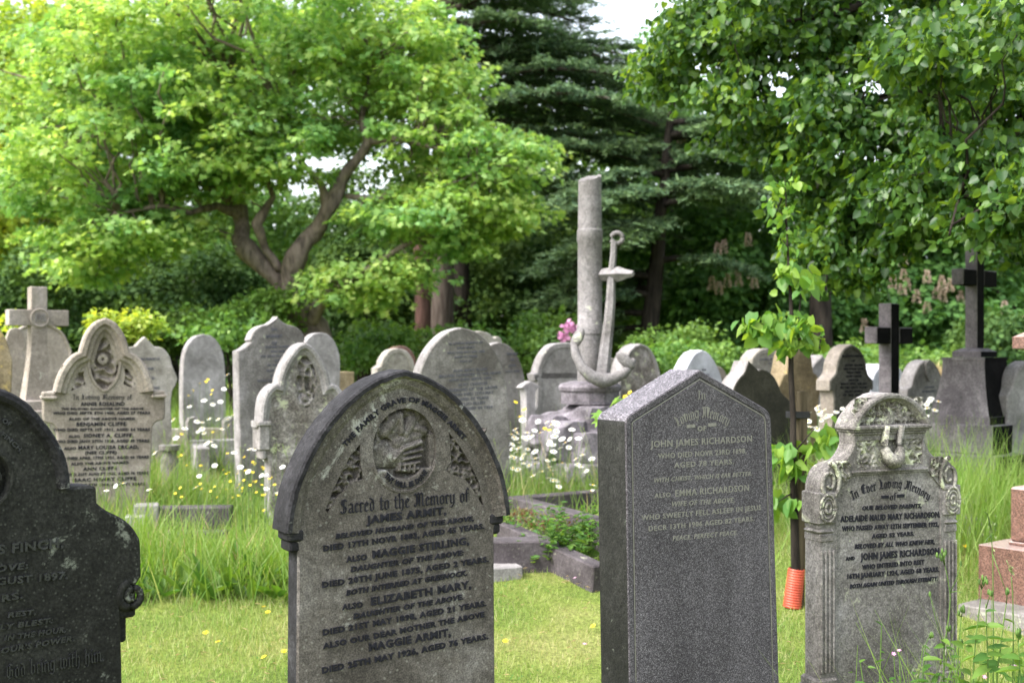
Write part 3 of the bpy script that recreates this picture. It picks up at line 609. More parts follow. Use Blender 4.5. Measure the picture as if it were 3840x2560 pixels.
def stone_finch():
    fc = Face(-118, 4, 2.9, 45, (0, 1440), .7143)
    root = fc.root('dark stained headstone with rounded hood, stepped shoulder and scroll bracket at the left edge')
    prof = [(-118,4+35),(0,60),(100,138),(180,222),(250,325),(295,430),(322,538,'c'),(365,540,'c'),(480,533),(503,540),(509,560),(512,625,'c'),(560,662),(640,702),(690,742),(725,792),(740,842),(745,1010,'c'),(718,1052,'c'),(632,1068,'c'),(645,1568)]
    P = half(fc, prof, 4, -.1)
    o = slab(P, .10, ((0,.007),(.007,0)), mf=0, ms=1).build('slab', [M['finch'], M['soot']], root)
    uc, zc = fc.uv(-118, 500); Rm = fc.uv(48, 500)[0]-uc
    circ = [(uc+Rm*math.cos(a), zc+Rm*1.0*math.sin(a)) for a in [2*math.pi*k/48 for k in range(48)]]
    boolean_cut(o, [prism(circ, .03, -.02, root, [])])
    relief(uc-Rm*1.03, uc+Rm*1.03, zc-Rm*1.03, zc+Rm*1.03, 70, 70, lambda u, z: .001+.026*leafy(u, z, 24, 7) if math.hypot(u-uc, z-zc) < Rm*.8 else .004, .031, M['finch'], root)
    sweep([(uc+(Rm+.004)*math.cos(a), zc+(Rm+.004)*math.sin(a)) for a in [-2*math.pi*k/48+math.pi for k in range(49)]], [(-.004,.006),(-.003,-.005),(.004,-.006),(.007,.004)]).build('medallion_rim', M['finch'], root)
    hood = list(reversed(half(fc, [(-118,4),(0,22),(60,50),(140,100),(200,163),(260,240),(310,322),(343,405),(360,480),(366,538)], 4, None)))
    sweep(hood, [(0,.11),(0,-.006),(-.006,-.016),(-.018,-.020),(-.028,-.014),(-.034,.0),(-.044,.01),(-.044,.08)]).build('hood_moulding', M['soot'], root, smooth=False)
    for s in (-1, 1):
        u, z = fc.uv(688, 1112); u = u if s > 0 else 2*uc-u; q = MB()
        q.box(u-.035, u+.02, .01, .09, z-.06, z+.03, b=.005); q.box(u-.040, u-.005, .015, .085, z-.125, z-.055, b=.005)
        q.build('bracket', M['finch'], root)
        sp = [(u+s*.003+s*r*math.cos(a), .004, z+r*math.sin(a)) for a, r in [(math.pi*(.6+k/30*3.0), .040*(1-.75*k/30)) for k in range(31)]]
        MB().tube(sp, [.0125*(1-.35*k/30) for k in range(31)], 8).build('scroll', M['finch'], root, smooth=True)
    L = [('OF', [(5,198),(48,222)], 26), ('FINCH,', [(0,268),(50,308),(106,362)], 24), ('S FINCH,', [(-14,890),(95,878),(330,852)], 48), ('OVE:', [(-30,985),(140,965)], 34, 'i'),
      ('GUST 1897.', [(-22,1052),(352,1018)], 38), ('RS.', [(6,1140),(118,1120)], 36), ('REST,', [(38,1222),(184,1205)], 26, 'i'), ('LY BLEST:', [(-5,1288),(272,1250)], 28, 'i'),
      ('IN THE HOUR,', [(20,1345),(342,1297)], 28, 'i'), ("OUR'S POWER.", [(0,1412),(385,1343)], 30, 'i'), ('God bring with him.', [(28,1545),(545,1447)], 74, 'b')]
    inscription(fc, root, L, M['worn_lead'], y=-.001, depth=.005)
stone_finch()

# ================================================================== middle and far stones
RIM = ((0,.008),(.008,0))
PANEL = ((0,.008),(.008,0),(.05,0),(.056,.008),(.066,.008))
def cliffe():
    fc = Face(392, 1192, 8.2, 24)
    root = fc.root('large buff headstone with trefoil-arched hood and a carved pointed oval over eight names', )
    T = .17
    prof = [(395,1200),(415,1208),(440,1228),(462,1262),(477,1318),(505,1336),(530,1362),(553,1400),(566,1440),(571,1462,'c'),(600,1463,'c'),(605,1478,'c'),(619,1486,'c'),(620,1500,'c'),(617,1567),(590,1579),(577,1591),(571,1610),(568,1695),(562,1833)]
    P = half(fc, prof, 3, -.1)
    o = slab(P, T, ((0,.008),(.008,0)), mf=0, ms=0).build('slab', [M['cliffe']], root)
    U = fc.uv; u0 = U(392, 1192)[0]
    uc, zc = U(392, 1352); ru = (U(448,1352)[0]-U(338,1352)[0])/2; rz = (U(392,1253)[1]-U(392,1462)[1])/2
    def man(k): 
        t = k; return (uc+ru*math.cos(t)*(1-.12*abs(math.sin(t))**3), zc+rz*math.sin(t)*(1.0 if abs(math.sin(t)) < .97 else 1.03))
    mand = [man(2*math.pi*k/40) for k in range(40)]
    sp = fc.pts([(462,1372),(490,1385),(515,1415),(535,1455),(545,1478),(520,1465),(480,1448),(462,1440),(470,1405)])
    sr = sp; sl = [(2*u0-u, z) for u, z in sp]
    def ccw(P): return P if sum(P[i-1][0]*P[i][1]-P[i][0]*P[i-1][1] for i in range(len(P))) > 0 else P[::-1]
    boolean_cut(o, [prism(ccw(mand), .075, -.02, root, []), prism(ccw(sr), .07, -.02, root, []), prism(ccw(sl), .07, -.02, root, [])])
    def fig(u, z):
        x, y = (u-uc)/ru, (z-zc)/rz; d = math.hypot(x*1.0+.1, (y-.05)*1.9)
        h = .1+.8*leafy(u, z, 13, 6)
        if .38 < d < .62: h = .02
        if d <= .38: h = .85-.4*(math.hypot(x+.1, (y-.05)*1.9) < .1)
        return .001+.07*min(1, h)
    relief(uc-ru*1.02, uc+ru*1.02, zc-rz*1.04, zc+rz*1.04, 60, 90, fig, .0755, M['cliffe'], root)
    for S, sd in ((sr, 3), (sl, 5)):
        xs = [p[0] for p in S]; zs = [p[1] for p in S]
        relief(min(xs)-.01, max(xs)+.01, min(zs)-.01, max(zs)+.01, 40, 50, lambda u, z, sd=sd: .001+.065*leafy(u, z, 16, sd), .0705, M['cliffe'], root)
    hood = list(reversed(half(fc, [(392,1192),(415,1200),(440,1220),(463,1255),(476,1290),(484,1318,'c'),(507,1330),(532,1355),(555,1393),(570,1435),(576,1462)], 3, None)))
    sweep(hood, [(0,T+.01),(0,-.05),(-.012,-.062),(-.04,-.06),(-.055,-.035),(-.075,-.03),(-.09,-.008),(-.11,.004),(-.11,.05)]).build('hood_moulding', M['cliffe'], root)
    sweep([man(math.pi-2*math.pi*k/40) for k in range(41)], [(-.002,.004),(.0,-.012),(.014,-.012),(.02,.004)]).build('oval_rim', M['cliffe'], root)
    for s in (-1, 1):
        a, z = U(606, 1478); a2 = U(576, 1478)[0]; z2 = U(606, 1490)[1]
        x0, x1 = sorted((a+.03, a2-.02)); 
        if s < 0: x0, x1 = 2*u0-x1, 2*u0-x0
        q = MB(); q.box(x0, x1, -.05, T+.03, z2, z, b=.006); q.box(x0+.012, x1-.012, -.035, T+.015, z, z+.025, b=.006); q.build('shoulder_cap', M['cliffe'], root)
    fc2 = Face(392, 1192, 8.2, 24); fc2.off = (100, 1420); fc2.sc = .3061
    L = [('In Loving Memory of', [(565,252),(1290,252)], 62, 'b'), ('ANNIE ROSALIND', [(660,330),(1200,327)], 47), ('THE BELOVED DAUGHTER OF THE ABOVE', [(420,380),(1430,377)], 27),
      ('WHO DIED SEPTR 8TH 1900, AGED 27 YEARS', [(320,437),(1510,430)], 34), ('ALSO OF THE ABOVE NAMED', [(515,507),(1328,502)], 33), ('BENJAMIN CLIFFE', [(610,577),(1218,572)], 47),
      ('WHO DIED SEPTR 1ST 1911, AGED 64 YEARS', [(320,642),(1510,634)], 36), ('ALSO', [(510,720),(650,718)], 33), ('SIDNEY A. CLIFFE,', [(695,716),(1308,710)], 46),
      ('WHO DIED JANY 27TH 1920, AGED 30 YEARS', [(325,784),(1500,772)], 36), ('ALSO', [(455,868),(605,865)], 33), ('MARY LOUISA BROAD,', [(632,864),(1372,852)], 47),
      ('(NEE CLIFFE)', [(715,922),(1102,915)], 38), ('WHO DIED APRIL 17TH 1921, AGED 46 YEARS', [(330,992),(1495,970)], 35), ('ALSO THE ABOVE NAMED', [(540,1057),(1248,1037)], 34),
      ('ANN CLIFFE', [(690,1122),(1105,1110)], 42), ('WHO DIED 31ST AUGUST 1927, AGED 76 YEARS', [(330,1192),(1490,1165)], 35), ('ISAAC HENRY CLIFFE', [(560,1258),(1345,1236)], 42),
      ('DIED JUNE 8TH 1944, AGED 71 YEARS', [(450,1318),(1450,1300)], 34)]
    inscription(fc2, root, L, M['lead'], y=-.001, depth=.004)
cliffe()

def plain(label, prof, Y, th, T, mat, rings=RIM, side=None, mode='half', text=(), tmat='faded', hood=None, n=4, extra=None, group=None):
    fc = Face(prof[0][0], prof[0][1], Y, th) if mode == 'half' else Face(*prof[len(prof)//2][:2], Y, th)
    root = fc.root(label, group=group); root.rotation_euler = (R(random.uniform(-.9,.5)), R(random.uniform(-.7,.7)), fc.th); P = half(fc, prof, n, -.1) if mode == 'half' else full(fc, prof, n, -.1)
    slab(P, T, rings, mf=0, ms=1).build('slab', [M[mat], M[side or mat]], root)
    if hood:
        top = [p for p in reversed(P) if p[1] > P[0][1]+.12+hood]
        if len(top) > 3: sweep(top, [(.004,T+.004),(.004,-.016),(-.006,-.022),(-.02,-.016),(-.028,.002),(-.028,.03)]).build('hood_moulding', M[side or mat], root)
    if text: inscription(fc, root, text, M[tmat], y=-.001, depth=.003)
    if extra: extra(fc, root)
    return fc, root
def rows(x0, x1, y0, dy, words, h, slope=-.02):
    out = []
    xc = (x0+x1)/2
    for k, w in enumerate(words):
        hw = min((x1-x0)/2, h*.42*len(w)); y = y0+dy*k; out.append((w, [(xc-hw, y-slope*-hw if False else y+slope*-hw), (xc+hw, y+slope*hw)], h))
    return out
# 1-2 left edge
plain('ochre-stained rounded headstone cut off by the left edge behind the dark stone', [(-95,1180),(-40,1190),(0,1225),(30,1275),(46,1330),(52,1360),(46,1500)], 9.0, 30, .1, 'tan')
plain('pinkish-buff headstone with a round arch seen behind the ringed cross', [(150,1215),(200,1222),(240,1250),(262,1295),(272,1340),(272,1560)], 13.5, 30, .12, 'cliffe', hood=.5)
plain('narrow headstone with scrolled edge between the ochre stone and the ringed cross', [(60,1228),(80,1236),(92,1262),(100,1300,'c'),(88,1318),(100,1345),(108,1400),(100,1560)], 12.0, 30, .12, 'cliffe')
# ogee stone right of the large buff one
plain('ogee-topped headstone half hidden behind the large buff headstone', [(545,1262),(556,1272),(580,1298,'c'),(612,1305),(638,1335),(648,1370),(668,1418,'c'),(660,1445),(648,1465),(642,1520),(645,1600),(642,1690)], 11.0, 30, .11, 'buff', text=rows(500,600,1350,36,['IN LOVING MEMORY OF','WILLIAM','WHO DIED','AGED 62 YEARS'],9))
plain('plain streaked round-arched headstone standing alone in the long grass', [(768,1252),(800,1262),(825,1290),(840,1330),(846,1380),(848,1450)], 14.0, 33, .14, 'greyst')
def jline(f):
    return
fJ, rJ = plain('tall grey headstone with ogee tip and scooped shoulders, left of the lichened trefoil stone', [(1052,1186),(1062,1200),(1085,1215),(1118,1225),(1142,1245),(1155,1275,'c'),(1150,1282),(1180,1306),(1197,1314,'c'),(1197,1500),(1195,1820)], 9.6, 35, .12, 'greydark', side='greyst',
    rings=((0,.008),(.008,0)), text=rows(925,1150,1240,26,['IN','MEMORY','OF'],12)+rows(950,1150,1304,17,['STEPHEN TURNER','WHO DIED','THE 22ND DAY OF JUNE','ALSO','OF THE ABOVE'],8)+rows(950,1150,1392,19,['ALSO WILLIAM','CHAMBERS','WHO DIED IN SEPTEMBER','DECEMBER 1899','AGED 73 YEARS','ALSO OF THE ABOVE'],9))
plain('round-topped headstone peeping out behind the right shoulder of the tall ogee stone', [(1200,1246),(1225,1252),(1250,1275),(1266,1310),(1274,1350),(1274,1430)], 13.0, 33, .13, 'greyst')
# trefoil lichened stone
def trefoil():
    fc = Face(1140, 1292, 8.3, 28)
    root = fc.root('weathered pointed trefoil headstone with heavy lichen and a sunk oval, beside the ogee stone')
    prof = [(1140,1292),(1170,1305),(1205,1345),(1235,1400),(1247,1440,'c'),(1262,1442),(1290,1460),(1312,1495),(1322,1540),(1325,1570,'c'),(1345,1572,'c'),(1345,1592,'c'),(1325,1600,'c'),(1320,1680),(1300,1705),(1290,1740),(1290,1850)]
    prof = [(1140+(q[0]-1140)*.84,)+q[1:] for q in prof]; P = half(fc, prof, 4, -.1); o = slab(P, .13, RIM, mf=0, ms=1).build('slab', [M['mossy'], M['greyst']], root)
    U = fc.uv; uc, zc = U(1147, 1430); ru = U(1187,1430)[0]-uc; rz = U(1147,1330)[1]-zc
    el = [(uc+ru*math.cos(a), zc+rz*math.sin(a)) for a in [2*math.pi*k/40 for k in range(40)]]
    boolean_cut(o, [prism(el, .05, -.02, root, [])])
    relief(uc-ru*1.02, uc+ru*1.02, zc-rz*1.02, zc+rz*1.02, 50, 80, lambda u, z: .001+.05*leafy(u, z, 17, 2), .0505, M['mossy'], root)
    hood = list(reversed(half(fc, [(1140+(q[0]-1140)*.84,)+q[1:] for q in [(1140,1287),(1172,1300),(1208,1340),(1240,1398),(1252,1442,'c'),(1268,1440),(1296,1458),(1318,1495),(1328,1572)]], 4, None)))
    sweep(hood, [(.004,.15),(.004,-.02),(-.008,-.03),(-.03,-.028),(-.042,-.008),(-.055,-.004),(-.065,.006),(-.065,.05)]).build('hood_moulding', M['greyst'], root)
    for s in (-1, 1):
        u, z = U(1296, 1572); u2, z2 = U(1296, 1690); x0, x1 = u-.07, u+.03
        if s < 0: x0, x1 = 2*U(1140,1292)[0]-x1, 2*U(1140,1292)[0]-x0
        q = MB(); q.box(x0, x1, -.035, .16, z-.03, z+.005, b=.008); q.box(x0+.012, x1-.012, -.02, .15, z2+.03, z-.028, b=.006); q.box(x0+.03, x1-.03, -.01, .14, z2-.04, z2+.032, b=.012); q.build('bracket', M['greydark'], root)
trefoil()
plain('low yellowish stone block between the lichened trefoil stone and the dark hooded stone', [(1300,1392,'c'),(1332,1394,'c'),(1332,1450)], 14.0, 33, .2, 'tan')
plain('small round-headed headstone with moulded rim left of the largest round arch', [(1490,1305),(1522,1315),(1545,1345),(1552,1370,'c'),(1568,1380,'c'),(1568,1460)], 13.0, 33, .14, 'buff', rings=PANEL)
plain('reddish headstone top showing above the small round-headed stone', [(1505,1296),(1530,1302),(1552,1325),(1562,1360),(1562,1440)], 14.2, 33, .1, 'red')
plain('largest pale round-arched headstone, directly behind the clasped-hands stone', [(1738,1228),(1790,1245),(1840,1290),(1878,1355),(1898,1430),(1906,1500),(1912,1640),(1920,1870)], 8.6, 33, .115, 'greydark', side='greyst',
    text=rows(1650,1850,1290,17,['IN LOVING MEMORY OF','JOHN HENRY','WHO DIED MAY 2ND 1888','AGED 54 YEARS','ALSO OF'],8,-.04)+rows(1650,1880,1392,17,['ALSO MARY ELLEN','BELOVED DAUGHTER OF THE ABOVE','WHO DIED SEPTR 1893'],10,-.05)+rows(1670,1880,1445,18,['ALSO CHARLES','HUSBAND OF THE ABOVE','WHO DIED 12TH MAY','AGED 74 YEARS','ALSO ELLEN','WHO DIED IN 1924'],11,-.06))
plain('pale headstone top farthest back behind the largest round arch', [(1805,1240),(1835,1250),(1855,1268,'c'),(1868,1262),(1885,1285),(1890,1400)], 14.0, 33, .13, 'buff')
plain('pointed-arch headstone just right of and behind the largest round arch', [(1880,1282),(1915,1295),(1945,1330),(1965,1380),(1975,1440),(1980,1600),(1982,1700)], 11.0, 33, .12, 'greydark', side='greyst', text=rows(1890,1965,1330,22,['MEMORY','OF','JANE','WHO DIED'],8,-.04))
plain('round-arched headstone with stepped shoulder, left of the broken column', [(2130,1283),(2185,1292),(2220,1330),(2238,1375),(2242,1395,'c'),(2256,1400,'c'),(2250,1425,'c'),(2242,1430),(2242,1510),(2262,1560),(2264,1640)], 11.5, 30, .13, 'greyst', rings=PANEL)
plain('low pale scroll-shouldered stone between two round arches left of the broken column', [(1992,1428),(2015,1440),(2028,1452,'c'),(2012,1470),(2010,1560)], 10.6, 30, .1, 'greyst')
plain('brownish pointed-arch headstone with faint carving, right of the stone anchor', [(2400,1290),(2430,1305),(2455,1345),(2470,1395),(2478,1450),(2478,1600)], 12.0, 33, .16, 'mossy', side='greyst', hood=.4, rings=((0,.01),(.01,0)))
plain('small rounded stone peeping between the column and the brownish pointed arch', [(2295,1340),(2315,1348),(2328,1375),(2332,1420),(2332,1520)], 13.5, 33, .12, 'buff')
plain('white marble pointed-arch headstone above the grey granite gable', [(2640,1312),(2665,1325),(2690,1360),(2710,1410),(2720,1470),(2720,1560)], 12.0, 40, .17, 'white', text=rows(2600,2690,1390,20,['IN','MEMORY'],8,-.04))
plain('brown headstone edge behind the white marble arch', [(2690,1370),(2715,1385),(2732,1425),(2740,1500),(2740,1580)], 13.0, 35, .12, 'cliffe')
plain('dark sooty headstone with off-centre peak, leaning behind the sapling', [(2756,1700),(2752,1500),(2756,1455),(2775,1420),(2795,1398),(2806,1370),(2812,1352,'c'),(2832,1372),(2848,1388,'c'),(2860,1384),(2882,1390),(2905,1410),(2922,1440),(2935,1472),(2965,1502),(2985,1530),(2990,1700)], 9.2, 34, .17, 'darkhead', side='greyst', mode='full')
plain('cream round-topped headstone behind the peak of the dark sooty headstone', [(2880,1306),(2905,1312),(2925,1330),(2936,1360),(2938,1480)], 13.0, 38, .18, 'buff', rings=PANEL, text=rows(2850,2930,1350,16,['LOVING MEMORY','OF'],7,-.03))
plain('tall ochre-brown pointed headstone with double shoulders, behind the planted sapling', [(3000,1290),(3020,1300),(3038,1330),(3046,1375),(3050,1398,'c'),(3062,1405),(3072,1430),(3080,1450,'c'),(3074,1475),(3070,1500),(3066,1560),(3074,1660)], 11.0, 36, .2, 'tan')
plain('small grey ogee headstone in front of a black tree trunk', [(3088,1330),(3096,1342),(3110,1355),(3122,1372),(3126,1390),(3126,1520)], 13.0, 38, .2, 'greyst')
plain('pointed headstone with dense faded lettering and stepped shoulders, left of the small black cross', [(3195,1290),(3225,1310),(3245,1350),(3252,1390),(3258,1405,'c'),(3275,1425,'c'),(3275,1460,'c'),(3262,1470),(3262,1560),(3274,1620)], 10.6, 36, .16, 'olive', side='cliffe',
    rings=((0,.01),(.01,0),(.03,0),(.034,.006)), text=rows(3155,3240,1338,18,['IN LOVING MEMORY','OF'],8,-.03)+rows(3150,3250,1372,14,['JOHN ALLAN','BELOVED SON','WHO DIED','ALSO ANNE','SISTER','WHO FELL ASLEEP','IN HIS 81ST YEAR','ALSO JAMES','OF THE ABOVE'],8,-.03), tmat='lead')
plain('white shouldered headstone hidden behind the small black cross', [(3335,1365),(3370,1375),(3392,1410),(3402,1450),(3404,1560)], 12.5, 36, .3, 'white')
def shield(fc, root):
    u, z = fc.uv(3480, 1385); q = MB(); P = [(u-.06,z+.06),(u-.05,z-.05),(u,z-.12),(u+.05,z-.05),(u+.06,z+.06),(u,z+.1)]
    slab(P, .02, ((0,.004),(.004,0)), y0=-.02, mb=q); q.build('shield', M['greydark'], root)
plain('pointed headstone with a carved shield between the two black crosses', [(3480,1349),(3505,1362),(3525,1395),(3536,1430),(3540,1445,'c'),(3552,1452),(3556,1475),(3556,1640)], 11.5, 33, .16, 'greydark', side='greyst', extra=shield, text=rows(3440,3530,1455,15,['JAMES','MARGARET'],8,-.02))
plain('farther pale headstone peeping from behind the black pedestal at the right edge', [(3815,1376),(3838,1386),(3852,1410),(3856,1440),(3856,1560)], 12.0, 33, .15, 'greyst')
plain('pale headstone with scooped shoulder cut off by the right edge', [(3872,1352),(3905,1372),(3930,1410),(3942,1450),(3960,1480,'c'),(3960,1640)], 10.2, 30, .16, 'greyst', rings=((0,.01),(.01,0)))

# ---- crosses
def cross_box(root, w, d, z0, z1, az, ah, span, mat, name='cross'):
    q = MB(); q.box(-w/2, w/2, -d/2, d/2, z0, z1, b=.006); q.box(-span/2, -w/2+.002, -d/2+.0, d/2, az-ah/2, az+ah/2, b=.006); q.box(w/2-.002, span/2, -d/2, d/2, az-ah/2, az+ah/2, b=.006)
    return q.build(name, mat, root)
def black_cross(px, topy, army, armh, stemw, span, Y, th, label, d, zbase, ped=None):
    p = W(px, topy, Y); g = ground_z(p.x, p.y); root = empty('cross_monument', (p.x, p.y, g), R(th), label, 'grave cross')
    Z = lambda py: W(px, py, Y).z-g
    o = cross_box(root, stemw, d, zbase if ped is None else Z(ped[0])+.0, Z(topy), Z(army), armh, span, [M['black'], M['black_lit']])
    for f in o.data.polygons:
        if f.normal.x < -.5 or f.normal.z > .5: f.material_index = 1  # left and upward faces take the lit copy
    return root, Z, o
root, Z, _ = black_cross(3334, 1138, 1258, .145, .145, .60, 10.3, 42, 'smaller black-fronted stone cross rising behind the ornate lichened headstone', .12, 0)
q = MB(); q.box(-.3, .3, -.25, .25, -.1, .22, b=.02); q.box(-.2, .2, -.17, .17, .22, .42, b=.02); q.build('stepped_base', M['black'], root)
root, Z, _ = black_cross(3655, 926, 1043, .14, .135, .62, 10.3, 42, 'tall black stone cross on a flared pedestal near the right edge', .11, 0, (1312,))
def frust(q, w0, d0, w1, d1, z0, z1, m=0, n=1, curve=0):
    L = []
    for k in range(n+1):
        t = k/n; s = (1-t)**(1+curve); w = w1+(w0-w1)*s; d = d1+(d0-d1)*s; z = z0+(z1-z0)*t; L.append([(-w,-d,z),(w,-d,z),(w,d,z),(-w,d,z)])
    return q.loops(L, m)
q = MB(); frust(q, .15,.13, .15,.13, Z(1338), Z(1318)); frust(q, .15,.13,.085,.075, Z(1318), Z(1305)); frust(q, .212,.197,.212,.197, Z(1350), Z(1340)+.002); q.build('necking', [M['black'], M['black_lit']], root)
q = MB(); frust(q, .29,.27,.205,.19, Z(1555), Z(1350), n=8, curve=.8); frust(q, .305,.285,.305,.285, Z(1583), Z(1555)-.0); q.build('pedestal', [M['black'], M['black_lit']], root)
q = MB(); q.box(-.345,.345,-.325,.325, Z(1690), Z(1583), b=.01); q.box(-.40,.40,-.38,.38, -.1, Z(1690), b=.01); q.build('plinth', [M['black'], M['black_lit']], root)
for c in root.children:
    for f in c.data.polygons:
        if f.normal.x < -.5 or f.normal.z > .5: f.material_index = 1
# ringed pale cross, left
p = W(140, 1078, 11); g = ground_z(p.x, p.y); root = empty('cross_monument', (p.x, p.y, g), R(38), 'pale buff stone cross with a round boss at its centre, near the left edge', 'grave cross')
Z = lambda py: W(140, py, 11).z-g
s_ = 400.0
cross_box(root, .145, .13, Z(1290), Z(1076), Z(1192), .15, .54, M['cliffe'])
q = MB(); frust(q, .135,.10,.072,.065, Z(1500), Z(1288), n=5, curve=.3); q.box(-.24,.24,-.18,.18, Z(1535), Z(1498), b=.01); q.box(-.3,.3,-.24,.24,-.1, Z(1534), b=.01); q.build('tapered_shaft', M['cliffe'], root)
q = MB(); L = [[(r*math.cos(2*math.pi*k/32), y, Z(1192)+r*math.sin(2*math.pi*k/32)) for k in range(32)] for r, y in ((.086,-.06),(.09,-.085),(.078,-.09),(.072,-.08),(.0,-.08))]
q.loops(L[:4]); q.build('boss', M['cliffe'], root)
fb = Face(140, 1192, 11, 38); fb.loc = root.location
q = MB()
for ch, x in (('I', -.035), ('H', -.002), ('S', .034)):
    v, f = text_geo(ch, .02); x0 = min(a[0] for a in v); x1 = max(a[0] for a in v); w = .012 if ch == 'I' else .028
    q.add([(x+((a[0]-x0)/(x1-x0)-.5)*w, -.082-.008*(a[2]+.5), Z(1192)-.035+a[1]*.1) for a in v], f)
q.build('monogram', M['greydark'], root)

# ---- broken column with anchor
Yc = 10.0; p = W(2212, 1500, Yc); g = ground_z(p.x, p.y)
root = empty('column_monument', (p.x, p.y, g), R(25), 'tall broken stone column with a leaning stone anchor on a rough rock base', 'monument')
Z = lambda py: W(2212, py, Yc).z-g
k_ = Yc/F
q = MB(); r0 = 46*k_
prof = [(r0*1.02, Z(1432)), (r0*1.0, Z(1310)), (r0*1.0, Z(1255)), (r0*1.06, Z(1252)), (r0*1.06, Z(1216)), (r0*1.0, Z(1212)), (r0*.985, Z(910)), (r0*1.05, Z(905)), (r0*1.05, Z(865)), (r0*.97, Z(860)), (r0*.94, Z(690))]
n = 36; L = [[(r*math.cos(2*math.pi*k/n), r*math.sin(2*math.pi*k/n), z) for k in range(n)] for r, z in prof]
top = [(r0*.94*math.cos(2*math.pi*k/n), r0*.94*math.sin(2*math.pi*k/n), Z(668)+.035*math.cos(2*math.pi*k/n-.4)+.02*noise.noise((k*.5,0,0))) for k in range(n)]
L.append(top); q.loops(L); q.build('column', M['column'], root, auto=35)
q = MB(); rd = 116*k_; q.lathe([(rd*.55, Z(1428)), (rd*.95, Z(1438)), (rd*1.02, Z(1450)), (rd*1.0, Z(1462)), (rd*.94, Z(1470)), (rd*.94, Z(1512))], 12); q.v = [(x, y, z+.006*noise.noise((x*12, y*12, z*9))) for x, y, z in q.v]; q.build('drum', M['rock'], root)
bpy.context.view_layer.update()
iw = root.matrix_world.inverted()
def L2(px, py, dY): return iw @ W(px, py, Yc+dY)
# anchor
an = MB(); sh = [(2303,905),(2300,960),(2295,1010),(2292,1060),(2290,1130),(2282,1220),(2270,1320),(2262,1395),(2262,1425)]
dy = [-.16,-.165,-.17,-.18,-.2,-.22,-.25,-.28,-.3]
an.tube([L2(a, b, d) for (a, b), d in zip(sh, dy)], [12*k_,12*k_,13*k_,15*k_,18*k_,20*k_,23*k_,25*k_,24*k_], 6)
an.build('anchor_shank', M['column'], root)
an = MB(); an.tube([L2(2290+21*math.cos(a)+24, 893+20*math.sin(a), -.16) for a in [2*math.pi*k/16 for k in range(17)]], 9*k_, 8); an.build('anchor_ring', M['column'], root, smooth=True)
an = MB(); c0, c1 = L2(2258, 1030, -.10), L2(2375, 1026, -.30); d = (c1-c0)
st = [c0-d*.02, c0+d*.3, c0+d*.55, c1-d*.18, c1]
an.tube(st, [.05,.06,.062,.035,.024], 4); an.build('anchor_stock', M['column'], root)
an = MB(); arm = [(2150,1285),(2160,1330),(2180,1375),(2215,1410),(2258,1428),(2300,1420),(2340,1400),(2365,1372),(2378,1345)]
ad = [-.34,-.38,-.41,-.41,-.38,-.36,-.34,-.33,-.32]
an.tube([L2(a, b, d) for (a, b), d in zip(arm, ad)], [12*k_,17*k_,19*k_,23*k_,27*k_,22*k_,18*k_,14*k_,9*k_], 8); an.build('anchor_arms', M['column'], root, smooth=True)
for cx_, cy_, d, ang, name in ((2166,1268,-.34,.5,'fluke'), (2345,1352,-.36,-.85,'fluke')):
    c = L2(cx_, cy_, d); ax = (L2(cx_+math.sin(ang)*40, cy_-math.cos(ang)*40, d)-c).normalized(); ay = (L2(cx_+math.cos(ang)*40, cy_+math.sin(ang)*40, d-.03)-c).normalized(); az_ = ax.cross(ay)
    q = MB(); LL = []
    for t in (-1,-.75,-.4,0,.4,.75,1):
        r = math.sqrt(max(.02, 1-t*t)); LL.append([c+ax*(t*42*k_)+ay*(r*21*k_*math.cos(a))+az_*(r*11*k_*math.sin(a)) for a in [2*math.pi*k/10 for k in range(10)]])
    q.loops(LL); q.build(name, M['column'], root, smooth=True)
# rocky mound
def rock_mesh(c, s, seed, n=3, rough=.22):
    import bmesh
    bm = bmesh.new(); bmesh.ops.create_icosphere(bm, subdivisions=n, radius=1)
    for v in bm.verts:
        d = v.co.normalized(); f = 1+rough*noise.noise(d*1.7+Vector((seed, 0, 0)))*1.6+.08*noise.noise(d*6+Vector((0, seed, 0)))
        co = d*f; co = Vector((max(-.82, min(.82, co.x)), max(-.82, min(.82, co.y)), max(-.8, min(.78, co.z)))); v.co = Vector((co.x*s[0]+c[0], co.y*s[1]+c[1], co.z*s[2]+c[2]))
    v = [tuple(x.co) for x in bm.verts]; f = [tuple(q.index for q in x.verts) for x in bm.faces]; bm.free(); return v, f
q = MB()
q.add(*rock_mesh((0,0,Z(1640)), (.44,.42,.36), 3, 4)); 
for k in range(9):
    a = R(150+k*29); rr = .30+.1*random.random(); zz = Z(1570)-random.random()*.38
    q.add(*rock_mesh((rr*math.cos(a), rr*math.sin(a), zz), (.2+.08*random.random(), .2, .17+.06*random.random()), 10+k, 3, .3))
for k in range(8):
    a = R(k*45+10); q.add(*rock_mesh((.50*math.cos(a), .46*math.sin(a), .12), (.25,.24,.22), 30+k, 3, .3))
q.build('rock_base', M['rock'], root, auto=25)

